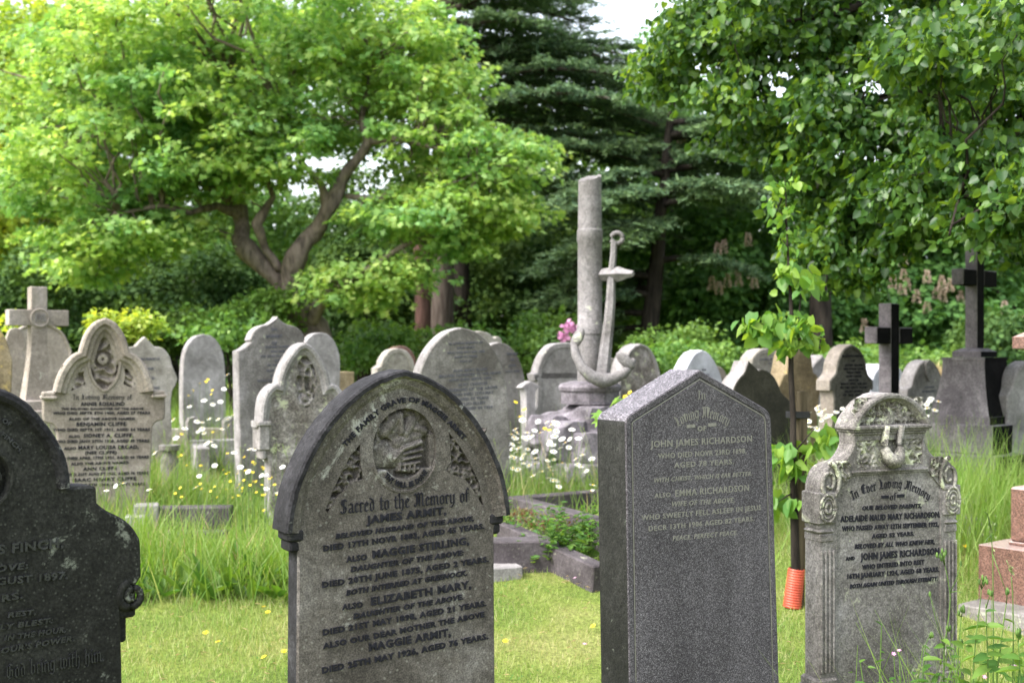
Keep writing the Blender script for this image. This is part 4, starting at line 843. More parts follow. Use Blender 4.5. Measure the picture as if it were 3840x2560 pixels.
# ---- red granite monument at the right edge
p = W(3668, 2250, 6.6); g = ground_z(p.x, p.y); root = empty('granite_monument', (p.x, p.y, 0), R(38), 'polished red granite monument with stepped base and overhanging cap, cut off by the right edge', 'monument')
bpy.context.view_layer.update()
Zr = lambda py, Y=6.4: W(3700, py, Y).z
zb0, zb1 = .12, Zr(2062)
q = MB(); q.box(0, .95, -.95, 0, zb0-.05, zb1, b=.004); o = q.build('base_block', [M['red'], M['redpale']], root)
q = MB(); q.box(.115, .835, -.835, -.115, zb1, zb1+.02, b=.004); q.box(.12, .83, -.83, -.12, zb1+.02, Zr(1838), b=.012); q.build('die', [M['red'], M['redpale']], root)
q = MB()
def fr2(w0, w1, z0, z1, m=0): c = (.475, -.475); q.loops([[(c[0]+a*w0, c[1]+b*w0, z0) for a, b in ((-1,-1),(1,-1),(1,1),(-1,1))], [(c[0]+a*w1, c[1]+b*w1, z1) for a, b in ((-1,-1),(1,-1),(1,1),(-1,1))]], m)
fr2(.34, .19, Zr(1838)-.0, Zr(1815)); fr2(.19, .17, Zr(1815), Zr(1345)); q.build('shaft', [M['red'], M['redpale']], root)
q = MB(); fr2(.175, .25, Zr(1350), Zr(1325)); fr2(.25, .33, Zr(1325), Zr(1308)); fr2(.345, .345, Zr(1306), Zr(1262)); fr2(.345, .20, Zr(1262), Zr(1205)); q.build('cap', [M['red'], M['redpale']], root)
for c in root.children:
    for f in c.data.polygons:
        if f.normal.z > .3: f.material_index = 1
# kerb the monument stands on
def kerb(label, px, py, Y, th, Lx, Dy, H, mat='greydark', name='grave_kerb', pieces=None, cat='kerb', ztop=None, tilt=0):
    p = W(px, py, Y); g = ground_z(p.x, p.y); ht = p.z-g if ztop is None else ztop
    root = empty(name, (p.x, p.y, g), R(th), label, cat)
    pieces = pieces or [(0, Lx, -Dy, 0)]
    for a in pieces:
        q = MB(); q.box(a[0], a[1], a[2], a[3], -.08, ht+(a[4] if len(a) > 4 else 0), b=.008)
        q.v = [(x, y, z+.004*noise.noise((x*7, y*7, z*5))) for x, y, z in q.v]
        q.build('kerb_stone', [M[mat]], root)
    root.rotation_euler.x = R(tilt); return root
kerb('long grey kerb under the red granite monument', 3590, 2262, 6.45, 38, 1.35, 1.35, .12, 'greydark', pieces=[(0, 1.35, -1.35, 0)])
kerb('long low grave kerb running forward from the largest round arch', 1905, 1858, 8.35, 32, 0, 0, 0, 'kerb', tilt=2, pieces=[(-.02,.10,-1.7,0),(.10,.85,-.10,0)])
kerb('second low grave kerb enclosing red-leaved herbs between the dark hooded stone and the granite one', 1868, 1955, 7.7, 32, 0, 0, 0, 'kerb', tilt=6.5, pieces=[(-.02,.09,-1.08,0)])
kerb('short thick kerb block at the lawn edge beside the dark hooded stone', 1800, 2012, 7.3, 5, .56, .22, .2, 'kerb', pieces=[(0,.47,-.2,0)])
kerb('flat grey slab half buried at the foot of the short thick kerb block', 1800, 2112, 7.1, 20, .3, .2, .05, 'greyst', pieces=[(0,.22,-.16,0)])
kerb('dark raised kerb block in the long grass between the two left headstones', 600, 1893, 8.1, 4, .5, .25, .2, 'kerb', pieces=[(0,.50,-.13,0),(-.12,.5,-.32,-.2,-.14)])
kerb('broken pale stone slab tilted in the grass left of the dark kerb block', 505, 1885, 8.0, 15, .2, .2, .2, 'greyst', pieces=[(0,.16,-.14,0),(-.05,.08,-.24,-.1,-.06)])
kerb('low square-cut grave kerb in the meadow left of the tall ogee headstone', 712, 1648, 11.3, 20, .4, .2, .3, 'greyst', pieces=[(0,.42,-.12,0),(.0,.12,-.7,-.12,-.03)])
kerb('distant pale kerb line crossing the meadow behind the square-cut kerb', 640, 1605, 12.6, 12, .9, .1, .2, 'cliffe', pieces=[(0,1.0,-.1,0)])
for px, lab in ((730, 'rounded dark kerb post nearest the middle of the meadow'), (868, 'rounded dark kerb post beside the tall ogee headstone')):
    p = W(px, 1562, 12.0); g = ground_z(p.x, p.y); r_ = empty('kerb_post', (p.x, p.y, g), R(25), lab, 'kerb post')
    h = p.z-g; P = [(-.075,-.05),(.075,-.05),(.075,h-.06),(.05,h-.015),(0,h),(-.05,h-.015),(-.075,h-.06)]
    slab(P, .13, ((0,.006),(.006,0))).build('post', M['greydark'], r_)
# stone flower vase
p = W(636, 1668, 9.8); g = ground_z(p.x, p.y); q = MB(); h = p.z-g
q.lathe([(.06,-.05),(.075,h-.12),(.055,h-.085),(.06,h-.05),(.085,h-.04),(.088,h),(.05,h),(.045,h-.03)], 20)
o = q.build('flower_vase', M['greydark'], auto=40, loc=(p.x, p.y, g)); tag(o, 'small turned grey stone flower vase in the meadow right of the large buff headstone', 'vase')
# fallen fragments beside the ornate stone
for px, py, Y, th, tl, s, lab in ((3655,1850,8.6,25,.5,(.11,.06,.17),'broken triangular stone fragment propped in the grass right of the ornate headstone'), (3640,1930,8.0,-20,.15,(.17,.12,.06),'flat pale stone fragment lying below the propped triangular one')):
    p = W(px, py, Y); g = ground_z(p.x, p.y); z = (p.z-g)
    q = MB(); P = [(-s[0],-.12),(s[0],-.12),(s[0]*1.0,z*.55),(s[0]*.35,z),(-s[0]*.35,z*.92),(-s[0],z*.4)]
    slab(P, s[1]*2, ((0,.008),(.008,0)), y0=-s[1], mb=q)
    o = q.build('stone_fragment', M['greyst'], loc=(p.x, p.y, g)); o.rotation_euler = (0, tl*.3, R(th)); tag(o, lab, 'stone fragment')
# ================================================================== vegetation tools
MAPLE = ([(0,0,0),(-.5,.08,.02),(-.27,.36,0),(-.46,.76,-.06),(-.14,.62,0),(0,1,-.1),(.14,.62,0),(.46,.76,-.06),(.27,.36,0),(.5,.08,.02)], [tuple(range(10))[::-1]])
LIME = ([(0,0,0),(0,1.02,-.16),(-.30,-.05,.07),(-.47,.24,.10),(-.36,.62,.03),(.30,-.05,.07),(.47,.24,.10),(.36,.62,.03)], [(0,2,3,4,1),(0,1,7,6,5)])
KITE = ([(0,0,0),(-.4,.45,.08),(0,1,-.05),(.4,.45,.08)], [(0,1,2),(0,2,3)])
BLADE = ([(-.5,0,0),(.5,0,0),(-.4,.5,.10),(.4,.5,.10),(0,1,.42)], [(0,1,3,2),(2,3,4)])
SHORT = ([(-.5,0,0),(.5,0,0),(0,1,.2)], [(0,1,2)])
NEED = ([(-.5,0,0),(.5,0,0),(.35,.8,.05),(-.35,.8,.05)], [(0,1,2,3)])
def unit(a): return a/np.maximum(np.linalg.norm(a, axis=1, keepdims=True), 1e-9)
def scatter(name, mats, parent, P, D, N, S, Wd, tmpl, loc=None):
    D = unit(D); X = unit(np.cross(D, N)); Z = np.cross(X, D); T = np.array(tmpl[0], float)
    if loc is not None: P = P-np.array(loc)
    V = P[:, None, :]+X[:, None, :]*(T[None, :, 0:1]*Wd[:, None, None])+D[:, None, :]*(T[None, :, 1:2]*S[:, None, None])+Z[:, None, :]*(T[None, :, 2:3]*S[:, None, None])
    return link(name, fast_mesh(name, V, tmpl[1], len(T)), mats, parent)
def ell(px, py, rx, rz, Y, ry, n):           # crown lobe: centre seen at (px, py), at distance Y, radii rx, rz given in photo pixels there
    c = W(px, py, Y); k = Y/F; return (c, rx*k, ry, rz*k, n)
def clumps(E, shell=.55):
    out = []; dirs = []
    for c, rx, ry, rz, n in E:
        d = unit(RNG.normal(size=(n, 3))); r = RNG.uniform(shell**3, 1, n)**(1/3)
        out.append(np.array(c)+d*r[:, None]*np.array([rx, ry, rz])); dirs.append(d)
    return np.concatenate(out), np.concatenate(dirs)
def crown(parent, E, mat, n_per, rc, size, tmpl=KITE, flat=.45, shell=.5, up=1.0, jit=.55, droop=.3, wf=1.0, name='crown', zmin=.3, loc=None, hang=False):
    C, Dr = clumps(E, shell); C, Dr = C[C[:, 2] > zmin], Dr[C[:, 2] > zmin]; n = len(C)
    rr = rc*RNG.uniform(.6, 1.35, n); k = n*n_per
    idx = np.repeat(np.arange(n), n_per); d = unit(RNG.normal(size=(k, 3))); r = RNG.uniform(0, 1, k)**.45
    off = d*(r*rr[idx])[:, None]*np.array([1, 1, flat]); off[:, 2] -= (off[:, 0]**2+off[:, 1]**2)/rr[idx]*droop
    P = C[idx]+off
    if hang:
        D = np.stack([off[:, 0]*1.2, off[:, 1]*1.2, -np.abs(rr[idx])*1.1], 1)/rr[idx][:, None]+RNG.normal(size=(k, 3))*.8
        N = unit(RNG.normal(size=(k, 3)))*1.1+np.array([0, -.1, .7])+Dr[idx]*.3
    else:
        D = np.stack([off[:, 0], off[:, 1], off[:, 2]*.3-.25*rr[idx]], 1)/rr[idx][:, None]+RNG.normal(size=(k, 3))*.4
        N = np.array([0, 0, up])+RNG.normal(size=(k, 3))*jit+Dr[idx]*.25
    S = size*RNG.uniform(.45, 1.35, k)
    return scatter(name, [M[mat]], parent, P, D, N, S, S*wf*RNG.uniform(.7, 1.1, k), tmpl, loc), C
def bent(p, q, n=6, wob=.12, sag=0.0):
    p, q = Vector(p), Vector(q); L = (q-p).length; o = []
    for i in range(n+1):
        t = i/n; v = p.lerp(q, t); w = math.sin(math.pi*t)*L*wob
        o.append(v+Vector((random.uniform(-1, 1)*w*.5, random.uniform(-1, 1)*w*.5, random.uniform(-.5, .8)*w*.4-sag*math.sin(math.pi*t)*L)))
    return o
def tree(label, px, py, Y, mat_tr, trunk, limbs, lobes, mat, n_per, rc, size, twigs=0, twig_r=.012, name='tree', cat='tree', group=None, loc=None, **kw):
    """trunk/limbs: lists of (px, py, dY, radius)"""
    b = W(px, HY+EYE*F/Y, Y) if loc is None else Vector(loc); b.z = ground_z(b.x, b.y); root = empty(name, b, 0, label, cat, group)
    q = MB()
    def way(L): return [W(a[0], a[1], Y+a[2])-b for a in L], [a[3] for a in L]
    P, Rr = way(trunk); P = [Vector((P[0].x, P[0].y, -.1))]+P; Rr = [Rr[0]*1.25]+Rr
    def soften(P, Rr, amp):
        o, r = [], []
        for i in range(len(P)-1):
            for k in range(4):
                t = k/4; v = P[i].lerp(P[i+1], t); s = Rr[i]+(Rr[i+1]-Rr[i])*t
                o.append(v+Vector((noise.noise(v*1.6), noise.noise(v*1.6+Vector((9,0,0))), 0))*amp*1.9*s); r.append(s*(1+.45*noise.noise(v*3.1)))
        return o+[P[-1]], r+[Rr[-1]]
    q.tube(*soften(P, Rr, .8), 10); ends = []
    for L in limbs:
        lp, lr = way(L); sp, sr = soften(lp, lr, 1.0); q.tube(sp, sr, 8); ends += sp[len(sp)//3:]
    ends += P[-1:]
    cr, C = crown(root, lobes, mat, n_per, rc, size, loc=b, **kw)
    E = np.array([tuple(e+b) for e in ends]) if ends else None
    if twigs and E is not None:
        ids = RNG.choice(len(C), min(twigs, len(C)), replace=False)
        for i in ids:
            j = np.argmin(np.linalg.norm(E-C[i]*np.array([1, 1, 1]), axis=1)); L_ = float(np.linalg.norm(E[j]-C[i]))
            if L_ > 4.5: continue
            w = bent(Vector(E[j])-b, Vector(C[i])-b, 6, .16, -.03); q.tube(w, [twig_r*(1+1.3*L_)*(1-.75*k/6) for k in range(7)], 5)
    q.build('trunk', [M[mat_tr]], root, smooth=True)
    return root

# ---- the big spreading maple
tree('large spreading maple with forked trunk and bright yellow-green leaves', 1150, 1240, 20, 'bark',
    [(1165,1330,0,.33),(1150,1230,0,.30),(1110,1150,0,.27),(1085,1085,0,.25)],
    [[(1085,1090,0,.20),(1010,1000,.1,.17),(935,900,.2,.16),(880,810,.3,.14),(850,760,.3,.12),(870,640,.4,.08),(890,480,.3,.06),(860,330,.3,.04)],
     [(1075,1120,-.1,.17),(1095,1020,-.2,.15),(1150,900,-.3,.15),(1225,790,-.4,.13),(1238,740,-.4,.12),(1310,620,-.6,.10),(1370,530,-.6,.08),(1360,440,-.6,.06),(1400,250,-.5,.04)],
     [(1060,1010,0,.10),(1000,930,-.2,.09),(960,840,-.4,.08),(1020,740,-.4,.05),(1000,560,-.3,.04)],
     [(880,800,.3,.10),(800,770,0,.08),(720,800,-.5,.06),(600,770,-.9,.04),(450,800,-1.2,.03)],
     [(1150,1240,0,.14),(1190,1150,-.2,.10),(1260,1080,-.5,.07),(1400,1000,-1,.05),(1560,900,-1.3,.03)],
     [(1100,1150,.1,.12),(1060,1060,.3,.10),(960,1000,.4,.085),(900,900,.5,.07),(800,860,.6,.04)],
     [(1225,790,-.4,.08),(1200,690,-.5,.06),(1130,600,-.4,.045),(1080,450,-.3,.03)],
     [(1370,530,-.6,.07),(1500,520,-.9,.05),(1650,560,-1.2,.04),(1800,640,-1.5,.03)],
     [(1300,735,-.5,.05),(1400,745,-.9,.045),(1490,735,-1.2,.03)],
     [(850,760,.3,.09),(700,620,.3,.06),(560,520,.2,.04),(420,470,0,.03)]],
    [ell(980,60,680,200,20,3.0,168), ell(560,280,420,230,20,2.6,154), ell(420,600,330,190,19.6,2.2,105), ell(820,420,330,230,19.6,2.4,84), ell(1230,330,300,230,20,2.4,84), ell(1560,260,260,220,19.8,2.2,77),
     ell(1640,520,270,170,19.5,2.0,56), ell(1870,600,210,120,19.2,1.6,48), ell(1590,790,270,95,18.9,1.4,59), ell(1900,780,120,100,19,.9,17), ell(1740,900,130,60,18.8,.8,11), ell(520,850,220,110,19.3,1.5,50), ell(330,930,150,130,19.4,1.2,34), ell(200,720,170,170,20.5,1.6,42), ell(200,350,200,220,21,2,50), ell(760,620,260,120,19.2,1.6,42),
     ell(1050,560,260,140,19.2,1.4,36), ell(1500,1000,120,60,18.9,.7,10), ell(700,860,120,50,19,.7,8), ell(1330,1060,170,90,19.3,1.0,21)],
    'maple', 74, .44, .115, twigs=320, twig_r=.010, tmpl=MAPLE, flat=.30, droop=.40, shell=.30, jit=.42, name='maple_tree')
# ---- trees behind on the left
tree('tall yellow-green tree filling the left edge behind the maple', 60, 1300, 29, 'barkdark', [(40,1200,0,.3),(60,600,0,.22),(90,200,0,.12)], [],
    [ell(60,330,260,300,29,3,90), ell(20,760,260,250,28,3,80), ell(250,150,200,170,30,2.5,50), ell(260,700,200,230,29,2.5,50)], 'gold', 130, .85, .17, twigs=20, jit=.6, name='lime_tree')
tree('mid-green tree behind the left half of the maple', 620, 1300, 33, 'barkdark', [(620,1300,0,.35),(640,700,0,.25),(620,200,0,.15)], [],
    [ell(520,500,420,420,33,3.5,130), ell(1050,250,420,300,34,3.5,80), ell(180,1000,330,220,31,3,70), ell(980,820,200,160,33,2.5,26)], 'midgreen', 130, .95, .18, twigs=30, jit=.6, name='broadleaf_tree')
tree('dark evergreen thicket tree below the left side of the maple', 480, 1330, 25, 'barkdark', [(480,1320,0,.22),(460,1000,0,.12)], [],
    [ell(300,1100,330,190,25,2.2,95), ell(760,1060,230,170,25.5,2.0,50), ell(60,1200,200,140,25,2,40), ell(620,1230,260,90,24,1.6,45)], 'darkgreen', 150, .62, .13, jit=.7, name='evergreen_tree')
tree('dark evergreen tree between the maple trunk and the reddish pine trunk', 1390, 1330, 29, 'barkdark', [(1390,1300,0,.3),(1400,900,0,.18)], [],
    [ell(1400,1080,230,190,28.5,2.2,70), ell(1800,1100,240,200,29,2.2,70), ell(1350,820,200,200,30,2,40), ell(1650,800,260,200,31,2,50), ell(2050,1000,200,250,30,2,50)], 'darkgreen', 150, .65, .14, jit=.7, name='evergreen_tree')

# ---- cedars and pine
def cedar(label, px, Y, rt, ztop, br, name='cedar_tree', lean=(0, 0), mat='barkdark', tuft=.13):
    b = W(px, HY, Y); b.z = ground_z(b.x, b.y); root = empty(name, b, 0, label, 'tree'); q = MB()
    n = 14; tp = [Vector((lean[0]*(i/n)+.06*noise.noise((i*.7, px, 0)), lean[1]*(i/n), -.1+(ztop+.1)*i/n)) for i in range(n+1)]
    q.tube(tp, [rt*(1-.8*i/n) for i in range(n+1)], 10)
    PP, DD, NN, SS = [], [], [], []
    for (z, ang, L, dr) in br:
        t = min(1, max(0, z/ztop)); s = tp[int(t*n)].lerp(tp[min(n, int(t*n)+1)], t*n-int(t*n)); d = Vector((math.cos(ang), math.sin(ang), 0)); side = Vector((-d.y, d.x, 0))
        pts = [s+d*(L*k/10)+Vector((0, 0, L*(.10*math.sin(k/10*2.2)-dr*(k/10)**1.7)))+side*.12*noise.noise((k*.4, z, ang)) for k in range(11)]
        q.tube(pts, [rt*.30*(1-.85*k/10)+.008 for k in range(11)], 5)
        for k in range(2, 11):
            wd = L*.30*math.sin(min(1, k/10+.15)*2.6)+.15
            for sg in (-1, 1):
                for j in range(3):
                    a = pts[k]+(pts[k]-pts[k-1])*random.random(); e = a+side*sg*wd*random.uniform(.6, 1.2)+d*wd*random.uniform(.3, .9)+Vector((0, 0, -.16*wd+random.uniform(-.12, .07)))
                    q.tube([a, a.lerp(e, .5)+Vector((0, 0, .03)), e], [.012, .008, .004], 3)
                    m = int(20*max(.4, wd)*4); u = RNG.uniform(.05, 1.05, m)[:, None]
                    A, E = np.array(a), np.array(e); X = A+(E-A)*u+RNG.normal(size=(m, 3))*np.array([.045, .045, .016]); X[:, 2] += .02
                    PP.append(X); dd = unit((E-A)[None, :]+RNG.normal(size=(m, 3))*.8*np.linalg.norm(E-A)); dd[:, 2] = dd[:, 2]*.4-.04; DD.append(dd)
                    NN.append(np.array([0, 0, 1])+RNG.normal(size=(m, 3))*.5); SS.append(tuft*RNG.uniform(.6, 1.4, m))
    PP, DD, NN, SS = (np.concatenate(a) for a in (PP, DD, NN, SS))
    scatter('crown', [M['cedar']], root, PP, DD, NN, SS, SS*.20, NEED)
    q.build('trunk', [M[mat]], root, smooth=True); return root
def brs(n, z0, z1, L0, L1, a0, a1, dr=.12):
    return [(z0+(z1-z0)*(i+.5)/n+random.uniform(-.2, .2), R(random.uniform(a0, a1)), random.uniform(.75, 1.1)*(L0+(L1-L0)*(i+.5)/n), dr*random.uniform(.5, 1.5)) for i in range(n)]
cedar('tall blue-green cedar with long flat boughs reaching right above the broken column', 1662, 26, .30, 13.5,
    brs(14, 4.4, 7.9, 5.9, 4.8, -45, 15, .18)+brs(12, 7.6, 9.6, 3.4, 2.9, -50, 30)+brs(8, 9.6, 12.5, 2.6, 2.2, -40, 30)+brs(8, 5.5, 12, 2.5, 2.0, 120, 230), mat='barkmid')
cedar('dark leaning cedar with drooping flat boughs behind the stone anchor', 2405, 24, .24, 7.0,
    brs(11, 1.8, 4.6, 2.3, 2.3, 0, 360, .28)+brs(8, 4.2, 6.0, 2.5, 1.6, -70, 60, .2)+brs(6, 2.2, 5, 2.4, 2.0, 170, 250, .26), lean=(.7, 0))
b = W(1583, HY, 25); b.z = ground_z(b.x, b.y); root = empty('pine_tree', b, 0, 'slender reddish-barked pine trunk left of the tall cedar trunk', 'tree')
MB().tube([(0,0,-.1),(.02,0,2),(-.03,0,4),(.03,0,7),(0,0,10),(.1,0,12.5)], [.20,.175,.17,.15,.12,.05], 10).build('trunk', [M['barkred']], root, smooth=True)
crown(root, [(Vector((b.x, b.y, 11)), 1.6, 1.6, 1.2, 26), (Vector((b.x-.3, b.y, 8.4)), 1.2, 1.2, .8, 12)], 'darkgreen', 130, .5, .12, jit=.8, loc=b)
for px, Y, rt, lab in ((3076, 23, .22, 'bare black tree trunk standing behind the sapling leaves'), (1735, 27.5, .2, 'very dark trunk just right of the tall cedar trunk')):
    b = W(px, HY, Y); b.z = ground_z(b.x, b.y); root = empty('broadleaf_tree', b, 0, lab, 'tree')
    MB().tube([(0,0,-.1),(.02,0,1.5),(-.03,0,3.5),(.06,0,6),(.1,0,9)], [rt*1.2,rt,rt*.9,rt*.75,rt*.4], 9).build('trunk', [M['barkdark']], root, smooth=True)
    crown(root, [(Vector((b.x, b.y+.5, 8.2)), 1.8, 1.5, 1.4, 24)], 'darkgreen', 120, .6, .15, loc=b)

tree('mid-green broadleaved tree showing through the gaps of the two cedars', 2150, 1320, 33, 'barkdark', [(2150,1320,0,.3),(2150,700,0,.15)], [],
    [ell(2100,900,330,260,33,2.5,80), ell(2450,800,260,300,33,2.5,70), ell(2250,1180,400,130,31,2,60), ell(1850,520,220,160,34,2,24), ell(2200,470,330,150,33,2.2,44), ell(2500,420,150,150,33,2,20)], 'midgreen', 110, .8, .18, jit=.6, name='broadleaf_tree')
# ---- horse chestnut with candles
rt = tree('horse chestnut in flower with pinkish candles behind the crosses', 3300, 1320, 28, 'barkdark', [(3300,1300,0,.35),(3300,800,0,.2)], [],
    [ell(2640,520,230,230,28,2.0,46), ell(2960,820,330,300,27.5,2.4,110), ell(3420,930,330,250,27,2.4,110), ell(2620,980,300,240,27.5,2.2,90), ell(3500,1150,420,170,26,1.8,120), ell(2900,1150,420,180,26.5,1.8,120), ell(3800,900,300,400,28,2.4,90), ell(2470,170,80,90,30,1.2,8)],
    'chestnut', 110, .62, .17, twigs=20, tmpl=KITE, flat=.4, jit=.4, droop=.5, name='horse_chestnut_tree')
cand = [(3150+.395*x, 880+.395*y) for x, y in ((600,240),(605,400),(500,455),(635,478),(590,515),(828,408),(968,458),(1045,490),(727,592),(908,570),(975,585),(826,690),(1140,600),(230,870),(1560,700),(1730,835),(1445,940))]
cand += [(1700+.91*x, .91*y) for x, y in ((1160,1105),(1090,1030),(1115,1020),(1065,1170),(1095,1190),(1130,1160),(1175,1155),(1240,1165),(1230,1125),(1215,990),(1000,760),(965,610),(940,570),(1010,630))]
for x, y in cand:
    p = W(x, y, 24.2+random.random()*.5)-rt.location; m = 120; t = RNG.uniform(0, 1, m); a = RNG.uniform(0, 6.28, m); r = .055*(1-t)**.7+.008
    P = np.stack([p.x+r*np.cos(a), p.y+r*np.sin(a), p.z-.13+.28*t], 1); D = np.stack([np.cos(a), np.sin(a), .5+0*a], 1)
    S = RNG.uniform(.035, .055, m); scatter('flower_candle', [M['candle']], rt, P, D, RNG.normal(size=(m, 3)), S, S, KITE)

# ---- the overhanging lime, trunk beyond the right edge
lt = Vector((7.6, 10.2, 0)); lt.z = ground_z(lt.x, lt.y)
tree('large lime tree with glossy heart-shaped leaves overhanging from the upper right', 0, 0, 9, 'barkdark',
    [(5200,1500,1.0,.32),(5200,900,1.0,.27),(5150,300,1.0,.22),(5100,-500,1.0,.15)],
    [[(5150,250,1.0,.13),(4500,200,.6,.09),(3900,180,.3,.06),(3500,250,.2,.035),(3000,220,.3,.02),(2600,160,.5,.01)],
     [(5150,450,1.0,.12),(4400,350,.2,.08),(3900,430,-.3,.05),(3550,560,-.2,.03),(3300,760,0,.015),(3150,930,.1,.007)],
     [(5100,-100,1,.1),(4300,-100,.3,.07),(3600,-60,0,.05),(3100,60,.2,.03),(2750,120,.2,.012)],
     [(3900,430,-.3,.04),(3700,560,-1.2,.025),(3600,740,-1.8,.012),(3560,880,-2,.006)],
     [(3500,250,.2,.03),(3200,420,0,.016),(2980,620,0,.009),(2900,820,.2,.005)]],
    [ell(2680,120,250,170,9.6,.9,27), ell(2500,230,110,90,9.8,.4,8), ell(2900,330,260,200,9.4,.9,34), ell(3060,560,220,170,9.1,.8,28), ell(3330,230,360,280,9.4,1.2,62), ell(3330,640,260,200,8.9,.9,39), ell(3230,840,210,130,8.9,.7,27), ell(3050,930,110,80,9.0,.4,9), ell(3260,990,80,50,8.8,.3,5),
     ell(3700,330,300,330,8.6,1.2,62), ell(3600,660,260,150,7.6,.7,25), ell(3830,700,150,150,7.0,.6,19), ell(3900,920,40,50,9,.3,3), ell(3420,790,90,60,8.4,.4,6), ell(3620,130,300,160,7.2,.8,23), ell(3000,-60,500,120,9.5,1.2,39), ell(3700,-120,500,160,9,1.4,39),
     ell(4300,300,400,420,9,1.6,55), ell(4300,-300,700,260,9.4,2,47), ell(5100,-300,500,500,10,2.2,47), ell(4900,500,400,300,9.6,1.6,31)],
    'lime', 104, .24, .060, twigs=190, twig_r=.005, name='lime_tree', loc=lt, tmpl=LIME, flat=.55, droop=.55, shell=.2, hang=True, wf=1.0, zmin=1.9)
# pale bracts among the lime leaves
# ---- planted sapling
Ys = 6.55; b = W(2985, 2260, Ys); b.z = ground_z(b.x, b.y)
root = empty('sapling', b, 0, 'young planted lime sapling with fresh green leaves beside its stake', 'young tree')
tp = [W(x, y, Ys)-b for x, y in ((2990,2262),(2982,2100),(2978,1900),(2975,1700),(2974,1560),(2966,1400),(2966,1300),(2968,1180),(2962,1060),(2955,960),(2950,850),(2948,760),(2942,665))]
q = MB().tube(tp, [.026,.025,.022,.019,.017,.016,.014,.012,.009,.007,.005,.0035,.002], 8)
for (a, c, d, e) in ((2968,1330,3010,1060),(2968,1300,2850,1210),(2968,1290,3080,1230),(2975,1750,2900,1720),(2975,1700,3060,1600),(2975,1850,2920,1880),(2955,960,2935,900),(2950,850,2920,790),(2962,1060,3040,1050)):
    q.tube([W(a, c, Ys)-b, W((a+d)/2+6, (c+e)/2-8, Ys-.03)-b, W(d, e, Ys-.05)-b], [.006,.005,.002], 5)
q.build('trunk', [M['barkdark']], root, smooth=True)
E = [ell(2870,1205,85,45,Ys,.16,9), ell(2990,1225,110,60,Ys,.2,13), ell(3050,1270,45,40,Ys,.1,4), ell(2975,1280,40,30,Ys-.1,.06,3), ell(2980,1045,50,32,Ys,.12,4), ell(3045,1070,36,20,Ys,.1,3), ell(2950,1015,28,20,Ys,.08,2)]
crown(root, E, 'sapleaf', 7, .075, .074, tmpl=LIME, flat=.8, shell=.1, hang=True, zmin=.2, loc=b, name='leaves')
E = [ell(2905,688,60,14,Ys,.1,5), ell(2900,745,26,16,Ys,.08,2), ell(2930,795,46,16,Ys,.1,4), ell(2965,872,44,16,Ys,.1,4), ell(2930,932,22,18,Ys,.06,2), ell(2985,695,24,14,Ys,.06,2)]
crown(root, E, 'sapleaf', 6, .05, .046, tmpl=LIME, flat=.8, shell=.1, hang=True, zmin=.2, loc=b, name='leaves')
E = [ell(2915,1690,35,50,Ys,.1,5), ell(2990,1730,55,90,Ys-.05,.1,6), ell(3070,1630,55,50,Ys,.12,5), ell(2905,1860,28,50,Ys,.08,3), ell(3010,1880,35,35,Ys,.08,3)]
crown(root, E, 'sapleaf', 5, .09, .082, tmpl=LIME, flat=.8, shell=.1, hang=True, zmin=.2, loc=b, name='leaves')
g_ = MB(); ax = (W(2987,2130,Ys)-W(2970,2272,Ys)); ax = Vector((ax.x, 0, ax.z)).normalized(); o0 = W(2970,2276,Ys)-b; hh = (2276-2130)*Ys/F; LL = []
s1 = ax.cross(Vector((0,1,0))).normalized(); s2 = Vector((0,1,0)); nr = 30
for k in range(nr+1):
    r = .045+(.0028 if k % 2 else 0)+.004*(1-k/nr); c = o0+ax*(hh*k/nr); LL.append([c+s1*r*math.cos(2*math.pi*j/24)+s2*r*math.sin(2*math.pi*j/24) for j in range(24)])
LL += [[c+s1*.044*math.cos(2*math.pi*j/24)+s2*.044*math.sin(2*math.pi*j/24) for j in range(24)], [o0+ax*.03+s1*.04*math.cos(2*math.pi*j/24)+s2*.04*math.sin(2*math.pi*j/24) for j in range(24)]]
g_.loops(LL, cap=False); o = g_.build('tree_guard', M['guard'], loc=b); tag(o, 'orange-red ribbed plastic guard round the foot of the sapling', 'tree guard')
p = W(3008, 2200, Ys+.055); p.z = ground_z(p.x, p.y); zt = W(3008, 1466, Ys+.055).z-p.z
r_ = empty('tree_stake', p, R(20), 'weathered wooden stake strapped to the sapling with a black rubber tie', 'stake')
q = MB(); q.box(-.024,.024,-.024,.024,-.1,zt,b=.004); q.v = [(x+.006*noise.noise((0,0,z*3))+-(zt-z)/zt*.035, y-.02*(zt-z)/zt, z+.004*noise.noise((x*90,y*90,0))) for x, y, z in q.v]; q.build('post', M['wood'], r_)
zs = W(3000, 1556, Ys).z-p.z; q = MB(); q.box(-.085,.032,-.033,-.0265,zs-.019,zs+.019,b=.002); q.box(-.085,.032,.0265,.033,zs-.019,zs+.019,b=.002); q.box(.0265,.033,-.033,.033,zs-.018,zs+.018,b=.002); q.box(-.09,-.083,-.03,.03,zs-.018,zs+.018,b=.002); q.box(-.05,-.027,-.02,.02,zs-.017,zs+.017,b=.003); q.build('tie', M['rubber'], r_)

